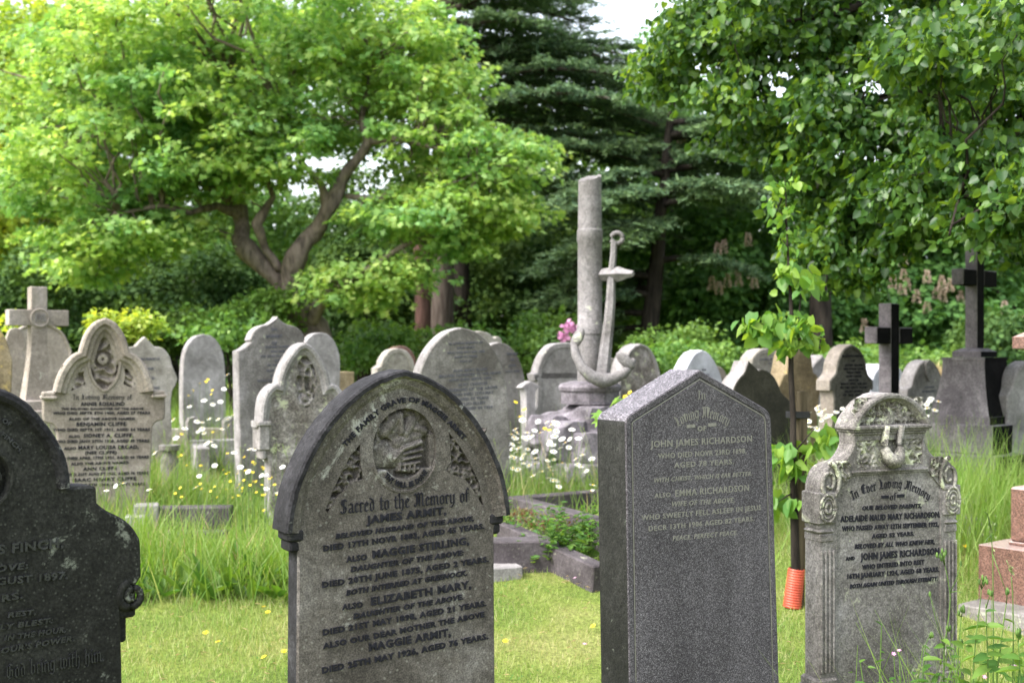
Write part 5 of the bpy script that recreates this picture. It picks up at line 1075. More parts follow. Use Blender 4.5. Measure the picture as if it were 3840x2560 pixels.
# ---- shrubs
def shrub(label, E, mat, n_per, rc, size, name='shrub', jit=.6, tmpl=KITE, **kw):
    c = E[0][0]; b = Vector((c.x, c.y, ground_z(c.x, c.y))); root = empty(name, b, 0, label, 'shrub'); cr, C = crown(root, E, mat, n_per, rc, size, tmpl=tmpl, jit=jit, loc=b, shell=.3, **kw)
    q = MB()
    for i in RNG.choice(len(C), min(14, len(C)), replace=False): q.tube(bent((random.uniform(-.1,.1), random.uniform(-.1,.1), -.05), Vector(C[i])-b, 5, .1), [.03,.025,.02,.015,.01,.005], 5)
    q.build('stem', [M['barkdark']], root, smooth=True); return root
shrub('bright lime-green bush behind the large buff headstone', [ell(470,1225,95,50,14.5,.45,18), ell(400,1190,40,20,14.5,.2,4), ell(560,1200,40,35,14.5,.2,5), ell(480,1290,70,60,14.6,.4,8)], 'gold', 60, .2, .075)
shrub('bright lime-green bush showing round the pale ringed cross', [ell(90,1220,60,45,14.8,.35,10), ell(60,1310,50,40,14.8,.3,8)], 'gold', 55, .2, .075)
shrub('broad green bush left of the maple trunk', [ell(880,1230,200,80,19,1.2,50), ell(1010,1130,110,70,19.5,.9,20)], 'midgreen', 90, .38, .10)
shrub('green bush right of the broken column above the white marble stone', [ell(2520,1330,170,60,18,1.2,34), ell(2680,1340,120,50,18.5,1,18), ell(2440,1290,60,60,19,.8,10), ell(2580,1240,70,40,20,.8,8)], 'midgreen', 70, .3, .085)
shrub('leafy green bush behind the small black cross', [ell(3180,1350,160,50,20,1.2,22), ell(3330,1300,70,60,21,1.0,10), ell(3560,1330,100,50,20,1.2,14)], 'midgreen', 90, .36, .10)
shrub('dark bush at the far right behind the black pedestal', [ell(3760,1300,180,120,19,1.2,50)], 'darkgreen', 110, .4, .10)
shrub('yellowish-green bush behind the small round-headed headstone', [ell(1420,1290,160,90,22,1.2,34), ell(1720,1300,200,100,23,1.2,34), ell(2050,1280,140,120,22,1.1,34)], 'midgreen', 80, .4, .11)
rh = shrub('rhododendron with pink blooms left of the broken column', [ell(2100,1290,70,60,17,.5,16)], 'darkgreen', 70, .26, .09, name='rhododendron')
P, _ = clumps([ell(2135,1225,26,22,16.4,.2,60), ell(2115,1262,18,18,16.4,.15,34)], .1); S = np.full(len(P), .075); scatter('flowers', [M['pink']], rh, P, RNG.normal(size=(len(P), 3)), RNG.normal(size=(len(P), 3)), S, S, KITE, rh.location)
# ---- far wood closing the view
P, Dn = clumps([(Vector((x, 46+3*math.sin(x*.3), 3.2+1.2*math.sin(x*.45))), 5, 3.5, 4.2, 190) for x in range(-60, 64, 6)], .3)
k = 60; idx = np.repeat(np.arange(len(P)), k); Q = P[idx]+RNG.normal(size=(len(idx), 3))*.75; S = RNG.uniform(.22, .42, len(idx))
Q = Q[Q[:, 2] > .2]; S = S[:len(Q)]
o = scatter('distant_wood', [M['darkgreen']], None, Q, RNG.normal(size=Q.shape), np.array([0, -.5, 1])+RNG.normal(size=Q.shape)*.6, S, S, KITE); tag(o, 'dark green mass of distant woodland closing the view', 'woodland', kind='stuff')
# ---- grass
def bound(x): return 6.6+.5*sstep(-1.1, .0, x)+1.35*sstep(1.1, 2.1, x)
LOW = [(-1.7, 8.5, .7, .45), (-2.2, 10.5, 1.0, .6), (.6, 9.2, .7, .7), (2.9, 9.2, .9, .6), (-2.1, 7.7, .6, .5), (.25, 7.5, .9, .35), (-.2, 7.2, .6, .35), (3.2, 8.0, .5, .6), (-1.9, 9.6, .9, .55), (-.9, 9.2, .8, .6)]
gzv = np.vectorize(ground_z)
def blades(name, n, y0, y1, hmin, hmax, w, mat, test, tmpl, label, spread=.47, lean=.35, xo=.5):
    Y = np.sqrt(RNG.uniform(y0*y0, y1*y1, n)); X = RNG.uniform(-1, 1, n)*(Y*spread+xo); keep = np.array([test(x, y) for x, y in zip(X, Y)]); X, Y = X[keep], Y[keep]; n = len(X)
    Z = gzv(X, Y); pat = np.array([noise.noise((x*1.1, y*1.1, 4)) for x, y in zip(X, Y)])
    H = RNG.uniform(hmin, hmax, n)*(1+.7*pat)*np.where(RNG.uniform(0, 1, n) < .12, 1.5, 1)
    if hmax > .15:
        for cx, cy, r, f in LOW: H *= 1-(1-f)*np.exp(-(((X-cx)/r)**2+((Y-cy)/r)**2)**2)
    if hmax > .15:
        k = (RNG.uniform(0, 1, n) < np.clip(.62+1.1*pat, .25, 1)); X, Y, Z, H = X[k], Y[k], Z[k], H[k]; n = len(X)
    D = np.stack([RNG.normal(size=n)*lean, RNG.normal(size=n)*lean, np.ones(n)], 1); N = RNG.normal(size=(n, 3)); N[:, 2] = .1
    return scatter(name, [M[mat]], None, np.stack([X, Y, Z-.01], 1), D, N, H, np.full(n, w)*RNG.uniform(.6, 1.4, n), tmpl), label
for a in (('dry_meadow_stems', 5200, 6.8, 12, .2, .5, .004, 'straw', lambda x, y: y > bound(x)+.1, BLADE, 'dead straw-coloured stems mixed through the meadow grass'),
          ('lawn_grass', 210000, 4.2, 9.6, .018, .062, .0042, 'lawn', lambda x, y: y < bound(x)+.15, SHORT, 'short mown grass in front of and between the near headstones'),
          ('lawn_grass', 26000, 1.2, 4.4, .03, .06, .006, 'lawn', lambda x, y: True, SHORT, 'short mown grass under the near headstones'),
          ('meadow_grass', 72000, 6.5, 10.6, .14, .44, .006, 'grass', lambda x, y: y > bound(x)+random.uniform(-.15, .35), BLADE, 'long uncut meadow grass among the middle headstones'),
          ('meadow_grass', 46000, 10.4, 17, .16, .42, .010, 'grass', lambda x, y: True, BLADE, 'long meadow grass among the far headstones'),
          ('meadow_grass', 30000, 16.5, 34, .15, .40, .022, 'grass', lambda x, y: True, BLADE, 'meadow grass running back to the trees')):
    o, lab = blades(*a); tag(o, lab, 'grass', kind='stuff')
n = 5200; Y = np.sqrt(RNG.uniform(4.3**2, 7.4**2, n)); X = RNG.uniform(-1, 1, n)*(Y*.46+.3); pt = np.array([noise.noise((x*2.3, y*2.3, 7)) for x, y in zip(X, Y)]); k = (pt > .12) & (Y < 6.9); X, Y = X[k], Y[k]; n = len(X)
S = RNG.uniform(.010, .020, n); o = scatter('clover_patches', [M['weed']], None, np.stack([X, Y, gzv(X, Y)+RNG.uniform(.015, .045, n)], 1), RNG.normal(size=(n, 3))*[1, 1, .2], np.array([0, 0, 1])+RNG.normal(size=(n, 3))*.3, S, S, KITE); tag(o, 'patches of small clover leaves in the mown lawn', 'clover', kind='stuff')
n = 900; Y = np.sqrt(RNG.uniform(4.3**2, 7.2**2, n)); X = RNG.uniform(-1, 1, n)*(Y*.46+.3); S = RNG.uniform(.02, .055, n)
o = scatter('dry_clippings', [M['straw']], None, np.stack([X, Y, gzv(X, Y)+RNG.uniform(.02, .045, n)], 1), RNG.normal(size=(n, 3))*[1, 1, .15], np.array([0, 0, 1])+RNG.normal(size=(n, 3))*.3, S, S*.08, KITE); tag(o, 'dry straw-coloured clippings lying on the mown lawn', 'grass clippings', kind='stuff')
# tall seeding stalks
def stalks(n, y0, y1, test):
    q = MB(); PP, DD, SS = [], [], []
    for _ in range(n):
        y = random.uniform(y0, y1); x = random.uniform(-1, 1)*(y*.46+.3)
        if not test(x, y): continue
        z = ground_z(x, y); h = random.uniform(.38, .68); l = (random.uniform(-.12, .12), random.uniform(-.1, .1)); p = [Vector((x+l[0]*t*t*h*2, y+l[1]*t*t*h*2, z+h*t)) for t in (0, .35, .7, 1)]
        q.tube(p, [.0018, .0015, .0012, .0008], 3)
        for k in range(16):
            t = random.random(); c = p[3].lerp(p[2], t*.45); PP.append(tuple(c)); DD.append((random.gauss(0, .5)+l[0], random.gauss(0, .5), 1)); SS.append(random.uniform(.010, .018))
    o = q.build('meadow_grass', M['seed']); tag(o, 'thin seeding grass stalks standing above the meadow grass', 'grass', kind='stuff')
    S = np.array(SS); sc_ = scatter('seed_heads', [M['seed']], o, np.array(PP), np.array(DD), RNG.normal(size=(len(S), 3)), S, S*.5, KITE); tag(sc_, kind='stuff')
stalks(420, 7.6, 11, lambda x, y: y > bound(x)+.2)
# broad-leaved weeds along the lawn edge
def rosette(name, label, px, py, n, size, Yf=None, mat='weed', grp=None, spread=.06, wf=.32):
    Y = Yf or lawn_Y(px, py+62); b = W(px, py, Y); b.z = ground_z(b.x, b.y); a = RNG.uniform(0, 6.28, n); e = RNG.uniform(.5, 1.3, n)
    n = len(a); D = np.stack([np.cos(a)*np.cos(e), np.sin(a)*np.cos(e), np.sin(e)], 1); P = np.stack([np.cos(a)*spread*RNG.uniform(0, 1, n), np.sin(a)*spread*RNG.uniform(0, 1, n), RNG.uniform(0, .05, n)], 1)
    N = np.stack([-np.cos(a)*np.sin(e), -np.sin(a)*np.sin(e), np.cos(e)], 1)+RNG.normal(size=(n, 3))*.2; S = size*RNG.uniform(.6, 1.3, n)
    o = scatter(name, [M[mat]], None, P, D, N, S, S*wf, LIME); o.location = b; tag(o, label, 'weed', grp); return o
for px, py, n, s in ((480,2195,9,.17),(530,2170,7,.14),(610,2190,6,.14),(700,2180,8,.19),(790,2190,8,.20),(850,2170,7,.17),(940,2190,7,.15),(1000,2140,8,.19),(560,2100,7,.17),(880,2100,7,.18),(1050,2190,6,.15)):
    rosette('broadleaf_weed', 'broad-leaved dock growing in the long grass edge left of the clasped-hands headstone', px, py, n, s, grp='docks along the left grass edge')
def herb(label, px, py, Y, n, h, s, grp):
    b = W(px, py, Y); b.z = ground_z(b.x, b.y); q = MB(); A, D, S = [], [], []
    for k in range(n):
        e = Vector((random.gauss(0, .07), random.gauss(0, .07), h*random.uniform(.5, 1.15))); m = e*.5+Vector((random.gauss(0, .01), 0, .02)); q.tube([(0, 0, -.01), m, e], [.002, .0016, .001], 4)
        for t in (.35, .55, .75, .9, 1.0):
            for sg in (-1, 1):
                c = Vector((0, 0, 0)).lerp(m, t*2) if t < .5 else m.lerp(e, t*2-1); a = random.uniform(0, 6.28); A.append(tuple(c)); D.append((math.cos(a), math.sin(a), random.uniform(-.1, .7))); S.append(s*random.uniform(.5, 1.2)*(1.2-t*.5))
    root = empty('herb_plant', b, 0, label, 'weed', grp); q.build('stem', M['stem'], root); A, D, S = np.array(A), np.array(D), np.array(S)
    scatter('leaves', [M['weed']], root, A, D, np.array([0, -.3, 1])+RNG.normal(size=A.shape)*.35, S, S*RNG.uniform(.35, .6, len(S)), LIME)
for px, py, n, h, s in ((1985,2100,5,.14,.05),(2020,2135,6,.18,.055),(2055,2140,8,.26,.06),(2095,2135,9,.30,.065),(2130,2130,9,.28,.065),(2165,2140,8,.26,.06),(2205,2135,9,.30,.06),(2080,2090,7,.30,.06),(2150,2085,7,.30,.065),(2215,2080,7,.3,.06),(1950,2120,5,.12,.05),(2020,2060,6,.26,.06),(1935,2040,5,.26,.055),(2190,2165,6,.14,.05)):
    herb('leafy green weed standing before the grave kerbs, between the clasped-hands and granite headstones', px, py, lawn_Y(px, py), n, h, s, 'weeds before the kerbs')
P, _ = clumps([ell(2090,1960,140,32,7.7,.35,500), ell(1960,1930,60,20,7.8,.2,200), ell(2200,1990,50,20,7.6,.2,200)], .0); P[:, 2] = np.maximum(P[:, 2], gzv(P[:, 0], P[:, 1])+.01); S = RNG.uniform(.012, .03, len(P))
o = scatter('herb_cover', [M['redleaf']], None, P, RNG.normal(size=P.shape)+[0, 0, .6], RNG.normal(size=P.shape), S, S*.8, KITE); tag(o, 'red-leaved low herbs filling the kerbed grave', 'ground cover', kind='stuff')
P, _ = clumps([ell(3525,1412,28,36,13,.3,240)], .0); S = RNG.uniform(.12, .28, len(P)); b = W(3525, 1440, 13); b.z = ground_z(b.x, b.y); P[:, 2] -= .1
o = scatter('dry_grass_tuft', [M['straw']], None, P, RNG.normal(size=P.shape)*.4+[0, 0, 1], RNG.normal(size=P.shape), S, S*.04, BLADE); tag(o, 'dry straw-coloured grass tuft left of the black pedestal', 'grass tuft')

# ---- flowers
def flower(name, label, cat, grp, px, py, Y, r, kind, tilt=.5):
    h_ = W(px, py, Y); g = ground_z(h_.x, h_.y)
    if h_.z < g+.03: h_.z = g+.04
    b = Vector((h_.x+random.uniform(-.04, .04), h_.y+random.uniform(-.03, .03), g)); c = h_-b; q = MB()
    if c.z > .06: q.tube([(0,0,-.01), Vector((c.x*.3, c.y*.3, c.z*.5)), Vector((c.x*.9, c.y*.9, c.z*.93)), c], [.0018,.0016,.0014,.0014], 4, 2)
    up = Vector((random.gauss(-.25, .35), random.gauss(-.45, .35), 1/max(.2, tilt*2))).normalized(); a = up.orthogonal().normalized(); d = up.cross(a)
    n = {'daisy': 13, 'butter': 5, 'dandy': 16, 'pink': 5}[kind]; v = [tuple(c+up*.001)]; f = []
    for k in range(n):
        for j, (da, rr, dz) in enumerate(((-.38, .55, .0), (-.30, .95, .08), (0, 1.05, .06), (.30, .95, .08), (.38, .55, 0))):
            t = 2*math.pi*(k+da)/n; v.append(tuple(c+(a*math.cos(t)+d*math.sin(t))*r*rr+up*r*(dz*(2.2 if kind == 'butter' else -1.0 if kind == 'daisy' and k % 3 == 0 else 1))))
        f.append((0, 1+5*k, 2+5*k, 3+5*k, 4+5*k, 5+5*k))
    q.add(v, f, 0)
    rc = r*(.36 if kind != 'dandy' else .55); L = [[c+(a*math.cos(2*math.pi*j/8)+d*math.sin(2*math.pi*j/8))*rc*x+up*(r*.06+rc*.45*y) for j in range(8)] for x, y in ((1, 0), (.8, .55), (.3, .8))]
    q.loops(L, 1)
    q.v = [tuple(Vector(p)-Vector((0, 0, 0))) for p in q.v]
    o = q.build(name, {'daisy': [M['petal'], M['yolk'], M['stem']], 'butter': [M['butter'], M['yolk'], M['stem']], 'dandy': [M['butter'], M['yolk'], M['stem']], 'pink': [M['pink'], M['petal'], M['stem']]}[kind], loc=b)
    tag(o, label, cat, grp)
D1 = [(1800+.676*x, 1500+.676*y) for x, y in ((235,110),(322,118),(370,122),(412,118),(425,130),(197,160),(262,180),(303,168),(335,180),(425,173),(510,163),(498,215),(455,215),(385,222),(415,200),(175,190),(200,215),(220,235),(180,245),(290,198),(408,285),(445,265),(493,262),(375,335),(458,348),(410,330),(560,370),(532,325),(570,303),(272,362),(345,395),(382,432),(422,447),(295,418),(245,300),(305,285),(308,322),(265,272),(190,320),(412,388),(620,325),(618,505),(626,470),(180,270),(195,290),(175,310),(215,265),(235,320),(210,385),(240,205),(188,205),(205,180))]
for x, y in D1:
    for rep in range(2 if random.random() < .35 else 1):
        flower('daisy', 'white ox-eye daisy in the dense patch before the rocky base of the broken column', 'daisy', 'ox-eye daisies before the rock base', x+rep*random.uniform(-30, 30), y+rep*random.uniform(8, 40), random.uniform(8.6, 9.25), random.uniform(.022, .029), 'daisy')
D2 = [(640+.3188*x, 1400+.3188*y) for x, y in ((665,15),(627,183),(393,318),(583,332),(560,537),(455,533),(310,565),(682,538),(685,608),(605,655),(393,700),(170,648),(65,757),(32,543),(425,822),(475,802),(512,850),(895,845),(930,890),(990,890),(1060,890),(745,930),(335,1205),(1070,1198),(1120,1195),(1255,1410))]
D2 += [(random.uniform(640, 1240), random.uniform(1500, 1880)) for _ in range(26)]+[(random.uniform(360, 620), random.uniform(1600, 1850)) for _ in range(6)]
for x, y in D2:
    Y = min(11.0, max(7.6, 3250/(y-HY)+.3)); flower('daisy', 'white ox-eye daisy scattered in the meadow between the large buff headstone and the clasped-hands one', 'daisy', 'ox-eye daisies in the left meadow', x, y, Y, random.uniform(.023, .029)*Y/10, 'daisy')
D3 = [(3240+.3827*x, 1300+.3827*y) for x, y in ((655,510),(640,535),(615,565),(728,535),(618,600),(693,620),(545,622),(565,645),(613,680))]
for x, y in D3: flower('daisy', 'white ox-eye daisy left of the black pedestal, above the ornate headstone', 'daisy', 'ox-eye daisies by the black pedestal', x, y, 8.8, random.uniform(.022, .028), 'daisy')
D4 = [(2980+.35*x, 1450+.35*y) for x, y in ((150,275),(245,210),(320,245),(510,232),(445,270),(265,270),(270,300),(330,325),(385,312),(285,355),(150,368),(165,425),(235,450),(105,595),(360,500),(240,235),(345,310))]
for x, y in D4: flower('daisy', 'white ox-eye daisy between the sapling stake and the ornate headstone', 'daisy', 'ox-eye daisies behind the stake', x, y, 9.0, random.uniform(.018, .026), 'daisy')
B1 = [(640+.3188*x, 1400+.3188*y) for x, y in ((345,90),(330,100),(385,88),(270,200),(448,185),(437,228),(217,310),(135,1010),(120,1052),(230,1052),(550,1183),(640,1172),(720,1165),(910,1160),(895,1200),(940,1180),(1077,1155),(1040,1245),(1045,1270),(1135,1270),(893,1250),(620,1273),(365,1270),(515,1335),(800,1318),(870,1310),(690,1325),(757,1355),(965,1375),(885,1395),(755,1413),(1065,1440),(1170,1422),(1240,1452),(760,1480),(540,1480),(470,1355),(412,1360),(110,1365),(120,1390),(520,690),(185,690))]
B1 += [(random.uniform(650, 1040), random.uniform(1680, 1930)) for _ in range(14)]
B1 = [(x+random.gauss(0, 14), y+random.gauss(0, 10)) for x, y in B1]
for x, y in B1:
    Y = min(11.0, max(7.5, 3500/(y-HY)+.2)); flower('buttercup', 'yellow buttercup in the left meadow grass', 'buttercup', 'buttercups in the left meadow', x, y, Y, random.uniform(.010, .014)*Y/9, 'butter')
for x, y in ((1933,1508),(1966,1535),(2043,1607),(2060,1613),(2362,1472),(2345,1487),(1952,1562),(2007,1738)): flower('buttercup', 'yellow buttercup near the broken column', 'buttercup', 'buttercups near the column', x, y, 9.1, .02, 'butter')
for x, y in ((816,2404),(989,2461),(1065,2439),(990,2273),(1004,2293),(1105,2461),(771,2370),(1895,2401),(2224,2345),(1910,2139),(2222,2150),(3620,2046)):
    flower('dandelion', 'yellow dandelion-like flower head low on the mown lawn', 'dandelion', 'dandelions on the lawn', x, y, lawn_Y(x, y, .045), .015, 'dandy', .3)
for x, y in ((2192,2412),(1924,2125),(2155,2165)): flower('clover_flower', 'pink clover flower low on the lawn right of the clasped-hands headstone', 'clover', 'clover on the lawn', x, y, lawn_Y(x, y, .06), .012, 'pink', .3)

# ---- near weeds at the lower right
def weed(label, stem, Y, buds=(), branches=(), leaves_=(), seedh=None, name='tall_weed', mat='weed', rad=.0028):
    P_ = [(3240+.421*x, 1900+.421*y) for x, y in stem]; b = W(P_[0][0], P_[0][1], Y); b.z = ground_z(b.x, b.y)
    root = empty(name, b, 0, label, 'weed'); pts = [Vector((0, 0, -.02))]+[W(x, y, Y)-b for x, y in P_]; q = MB()
    S = smooth([(0, 0)]+[(p.x, p.z) for p in pts[1:]], 3); q.tube([(x, 0, z) for x, z in S], [rad*(1-.6*i/len(S)) for i in range(len(S))], 6)
    for br in branches: q.tube([W(3240+.421*x, 1900+.421*y, Y-.02*i)-b for i, (x, y) in enumerate(br)], [rad*.6, rad*.5, rad*.35][:len(br)], 5)
    q.build('stem', M['stem'], root, smooth=True)
    for k, (x, y) in enumerate(buds):
        c = W(3240+.421*x, 1900+.421*y, Y+random.uniform(-.02, .01))-b; q = MB(); q.lathe([(.0012,-.008),(.0042,-.004),(.0046,.003),(.0026,.009),(.0008,.011)], 8); q.v = [(a+c.x, bb+c.y, cc+c.z) for a, bb, cc in q.v]; q.build('bud', [M['darkgreen'] if k % 2 else M['stem']], root, smooth=True)
    if leaves_:
        A = np.array([tuple(W(3240+.421*x, 1900+.421*y, Y)-b) for x, y, dx, dz, s in leaves_]); D = np.array([(dx, random.uniform(-.6, .2), dz) for x, y, dx, dz, s in leaves_]); S_ = np.array([a[4]*.62 for a in leaves_])
        scatter('leaves', [M[mat]], root, A, D, np.array([0, -.35, 1])+RNG.normal(size=A.shape)*.3, S_, S_*.55, LIME)
    if seedh:
        m = seedh[0]; t = RNG.uniform(0, 1, m); a, e = (np.array(tuple(W(3240+.421*x, 1900+.421*y, Y)-b)) for x, y in seedh[1:3]); X = a+(e-a)*t[:, None]+RNG.normal(size=(m, 3))*seedh[3]; D = (e-a)/np.linalg.norm(e-a)+RNG.normal(size=(m, 3))*.35; S_ = RNG.uniform(.008, .014, m)
        scatter('seed_head', [M['seed']], root, X, D, RNG.normal(size=(m, 3)), S_, S_*.55, KITE)
    return root
weed('tallest branching weed with dark buds in front of the right pilaster of the ornate headstone', [(710,1620),(712,1400),(716,1250),(745,1050),(765,870),(765,760),(735,580),(715,500)], 3.85,
     [(697,395),(728,408),(650,432),(690,462),(715,430),(862,508),(587,778),(680,440),(740,1082),(768,1078),(755,1090)], [[(720,520),(700,470),(650,435)],[(718,510),(700,430),(697,400)],[(722,525),(715,470),(728,412)],[(713,1240),(640,1000),(588,785)],[(765,765),(820,650),(862,515)],[(765,760),(820,750),(880,765)]],
     [(705,1232,-1,-.15,.055),(735,1255,1,-.05,.045),(690,1400,-.3,.8,.04),(760,1445,1,.1,.05),(700,1500,-1,.3,.06),(700,1540,1,.2,.06),(640,1500,-.9,.3,.07),(620,1560,.3,.8,.06)])
weed('slender weed with a bent budded tip left of the tallest one', [(525,1620),(530,1450),(545,1250),(575,1165)], 3.9, [(600,1138),(592,1150),(610,1145)], [[(575,1165),(588,1150),(600,1140)]], [(540,1300,.8,-.4,.04)])
weed('straight weed with small buds between the tallest weed and the red granite base', [(820,1640),(835,1400),(855,1100),(868,960)], 3.8, [(882,905),(868,915),(845,945),(890,925),(885,895),(872,1205),(860,1200)], [[(866,980),(878,930),(882,910)],[(866,980),(850,960),(845,948)]])
weed('many-budded weed rising before the left corner of the red granite base', [(970,1640),(985,1300),(1010,1050),(1035,850),(1045,720)], 3.7, [(1055,632),(1028,668),(1080,655),(1065,680),(1095,670),(1085,640)], [[(1048,730),(1070,690),(1080,658)],[(1046,725),(1050,670),(1055,640)],[(1045,720),(1035,690),(1030,672)]],
     [(1000,1180,-1,.5,.075),(1010,1200,.6,.3,.06),(985,1330,-.8,-.2,.08),(990,1390,.9,.1,.08)])
weed('leafy weed with nettle-like leaves below the red granite base', [(1105,1640),(1100,1300),(1090,1050),(1085,860)], 3.65, [(1125,770),(1140,775),(1110,760)], [[(1088,900),(1110,820),(1130,775)]],
     [(1100,1180,-1,.25,.10),(1100,1170,1,.15,.09),(1095,1050,-.9,.3,.07),(1100,1060,1,.2,.08),(1105,1330,-1,.0,.11),(1105,1320,1,.1,.10),(1110,1430,-.8,-.3,.11),(1110,1440,.9,-.2,.11),(1090,930,.8,.3,.05),(1150,1250,.9,.2,.08)])
weed('thin weed with whitish tip standing before the middle of the red granite base', [(1180,1640),(1210,1300),(1245,1020),(1268,860)], 3.7, [(1275,745),(1270,765),(1285,755)], [[(1268,860),(1274,800),(1275,750)]], [(1225,1200,.9,.2,.08),(1215,1260,-.9,.2,.08),(1250,1000,1,-.2,.05),(1200,1380,1,.0,.10),(1195,1400,-.9,.1,.09)])
weed('short dark-headed weed at the lower right corner', [(1390,1640),(1385,1400),(1375,1200)], 3.6, [(1375,1115),(1390,1105),(1360,1125),(1380,1135)], [[(1375,1200),(1374,1150),(1375,1120)]], [(1385,1350,-1,.2,.10),(1390,1330,1,.2,.09),(1390,1450,-.8,0,.12),(1380,1250,.7,.5,.07)])
weed('grass stalk with drooping oat-like spikelets crossing the red granite edge', [(1150,1640),(1152,1200),(1150,800),(1145,420),(1130,230)], 3.75, (), [[(1145,420),(1200,570),(1262,745)],[(1130,250),(1090,290),(1075,320)],[(1132,200),(1100,60),(1068,40)]], (), (16,(1118,75),(1140,340),.012), name='grass_stalk')
weed('grass stalk with plump pale seed head before the top of the red base block', [(1325,1640),(1330,1200),(1325,800),(1312,620)], 3.7, (), (), (), (30,(1270,470),(1318,590),.003), name='grass_stalk')
weed('short grass stalk with dense pale head at the foot of the ornate headstone', [(470,1660),(475,1600),(480,1560)], 3.8, (), (), (), (50,(470,1550),(492,1410),.0028), name='grass_stalk')
for (x, y), lab in zip(((265,1305),(312,1275),(1075,1510),(1335,1405)), ('pink herb-robert flower farther left before the ornate headstone', 'pink herb-robert flower, the higher one before the ornate headstone', 'pink herb-robert flower lowest in the right corner weeds', 'pink herb-robert flower below the red granite monument')):
    flower('pink_flower', lab, 'wildflower', None, 3240+.421*x, 1900+.421*y, 3.8, .0075, 'pink')
for px, py, n, s, lab in ((3290,2540,22,.028,'ferny herb-robert plant low against the ornate headstone'),(3390,2570,12,.032,'small leafy plant beside the pale grass head'),(3560,2580,14,.05,'broad-leaved plant at the right foot of the ornate headstone'),(3700,2500,22,.055,'large-leaved plant filling the space below the red granite kerb'),(3800,2480,22,.06,'large-leaved plant at the bottom right corner')):
    b = W(px, py, 3.85); g = ground_z(b.x, b.y); root = empty('leafy_plant', (b.x, b.y, g), 0, lab, 'weed')
    z = b.z-g; c = RNG.normal(size=(n*2, 3))*np.array([.07, .05, z*.22])+[0, 0, z*.8]; S = s*RNG.uniform(.6, 1.2, n*2)
    scatter('leaves', [M['weed']], root, c, np.array([0, -.1, .2])+RNG.normal(size=c.shape)*[1, .6, .35], np.array([0, -.3, 1])+RNG.normal(size=c.shape)*.35, S, S*.55, LIME)
    q = MB()
    for i in range(0, n*2, 4): q.tube([(0,0,-.02), (c[i][0]*.4, c[i][1]*.4, c[i][2]*.6), tuple(c[i])], [.003,.0025,.0015], 5)
    q.build('stem', M['stem'], root)
# loose long grass round the weeds and behind the ornate stone
for nm, cx, cy, rx, ry, n, h0, h1, lab in (('long_grass', 1.72, 3.95, .42, .4, 900, .18, .75, 'loose long grass growing up among the weeds at the lower right'), ('long_grass', 3.0, 7.9, .9, .7, 2600, .25, .8, 'rank long grass round the foot of the black pedestal')):
    X = cx+RNG.normal(size=n)*rx*.6; Y = cy+RNG.normal(size=n)*ry*.6; D = np.stack([RNG.normal(size=n)*.25, RNG.normal(size=n)*.25, np.ones(n)], 1)
    o = scatter(nm, [M['grass']], None, np.stack([X, Y, gzv(X, Y)-.01], 1), D, RNG.normal(size=(n, 3)), RNG.uniform(h0, h1, n), RNG.uniform(.003, .006, n), BLADE); tag(o, lab, 'grass', kind='stuff')
# young shoot beside the granite gable
b = W(2270, 1560, 6.2); g = ground_z(b.x, b.y); root = empty('maple_shoot', (b.x, b.y, g), 0, 'young shoot with lobed green leaves peeping left of the grey granite gable', 'seedling')
o_ = Vector((b.x, b.y, g)); q = MB(); q.tube([(0,0,-.02), (.02,0,(b.z-g)*.6), W(2290,1540,6.2)-o_], [.006,.005,.003], 6); q.build('stem', M['stem'], root)
A = np.array([tuple(W(x, y, 6.2)-o_) for x, y in ((2262,1545),(2290,1520),(2300,1505),(2330,1520),(2250,1565))]); S = np.array([.08,.09,.08,.07,.07]); scatter('leaves', [M['sapleaf']], root, A, np.array([(-.8,-.3,-.3),(.3,-.3,.4),(.9,-.2,.1),(.8,0,-.3),(-.3,-.4,-.5)]), np.array([[.0,-.5,1]]*5), S, S, MAPLE)

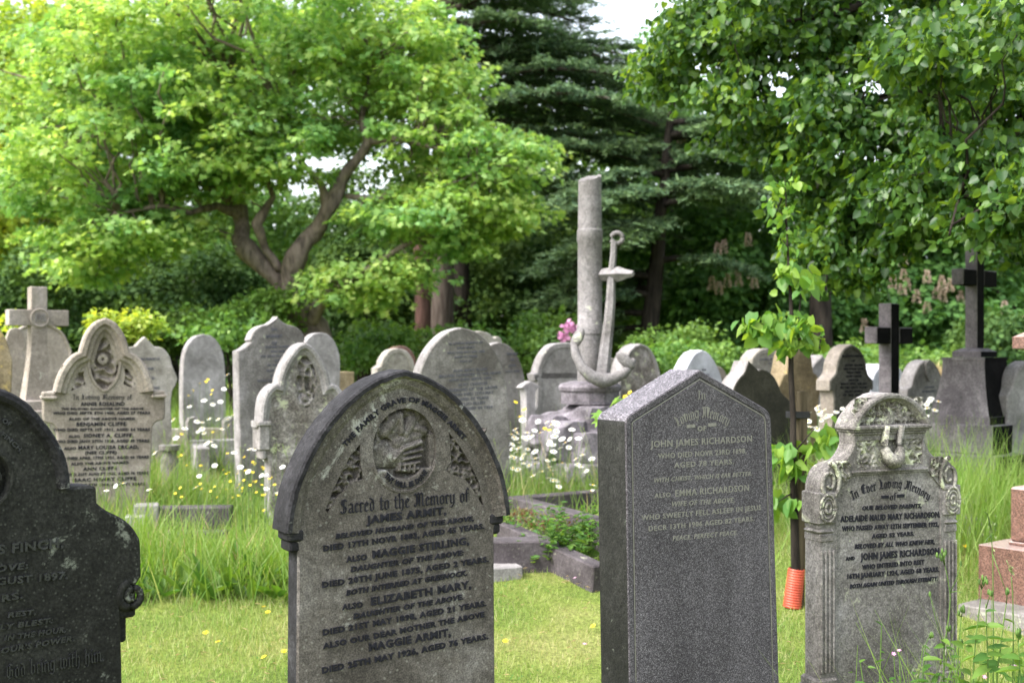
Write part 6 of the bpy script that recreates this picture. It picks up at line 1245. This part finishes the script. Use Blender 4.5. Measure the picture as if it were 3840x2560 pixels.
# ================================================================== light, sky, camera
def setup():
    SC.render.engine = 'CYCLES'
    w = bpy.data.worlds.new('World'); SC.world = w; w.use_nodes = True; t = w.node_tree; t.nodes.clear()
    EL, SX, SY = R(50), -.86, -.46; az = math.atan2(SX, SY)
    s = t.nodes.new('ShaderNodeTexSky'); s.sky_type = 'NISHITA'; s.sun_disc = False; s.sun_elevation = EL; s.sun_rotation = az; s.dust_density = 4; s.air_density = 1.2
    h = t.nodes.new('ShaderNodeHueSaturation'); h.inputs['Saturation'].default_value = .42; h.inputs['Value'].default_value = 1.5
    bg = t.nodes.new('ShaderNodeBackground'); bg.inputs[1].default_value = .15; out = t.nodes.new('ShaderNodeOutputWorld')
    t.links.new(s.outputs[0], h.inputs['Color']); t.links.new(h.outputs[0], bg.inputs[0]); t.links.new(bg.outputs[0], out.inputs[0])
    l = bpy.data.lights.new('sun', 'SUN'); l.energy = 1.5; l.angle = R(32); l.color = (1, .97, .94); o = bpy.data.objects.new('sun', l); COL.objects.link(o)
    d = Vector((SX*math.cos(EL), SY*math.cos(EL), math.sin(EL))); o.rotation_euler = d.to_track_quat('Z', 'Y').to_euler(); o.location = (0, 0, 30)
    c = bpy.data.cameras.new('camera'); c.sensor_width = 36; c.lens = F/3840*36; c.shift_y = (HY-1280)/3840; c.clip_end = 1000; c.clip_start = .05
    c.dof.use_dof = True; c.dof.focus_distance = 3.85; c.dof.aperture_fstop = 4.0; c.dof.aperture_blades = 0
    co = bpy.data.objects.new('camera', c); COL.objects.link(co); co.location = (0, 0, EYE); co.rotation_euler = (R(90), 0, 0); SC.camera = co
    cy = SC.cycles; cy.max_bounces = 6; cy.diffuse_bounces = 3; cy.glossy_bounces = 2; cy.transmission_bounces = 4; cy.transparent_max_bounces = 4; cy.caustics_reflective = False; cy.caustics_refractive = False
    cy.use_denoising = True; cy.sample_clamp_indirect = 8; cy.use_adaptive_sampling = True; cy.adaptive_threshold = .01
    v = SC.view_settings; v.view_transform = 'Standard'; v.look = 'None'; v.gamma = 1; v.exposure = 1.46
setup()
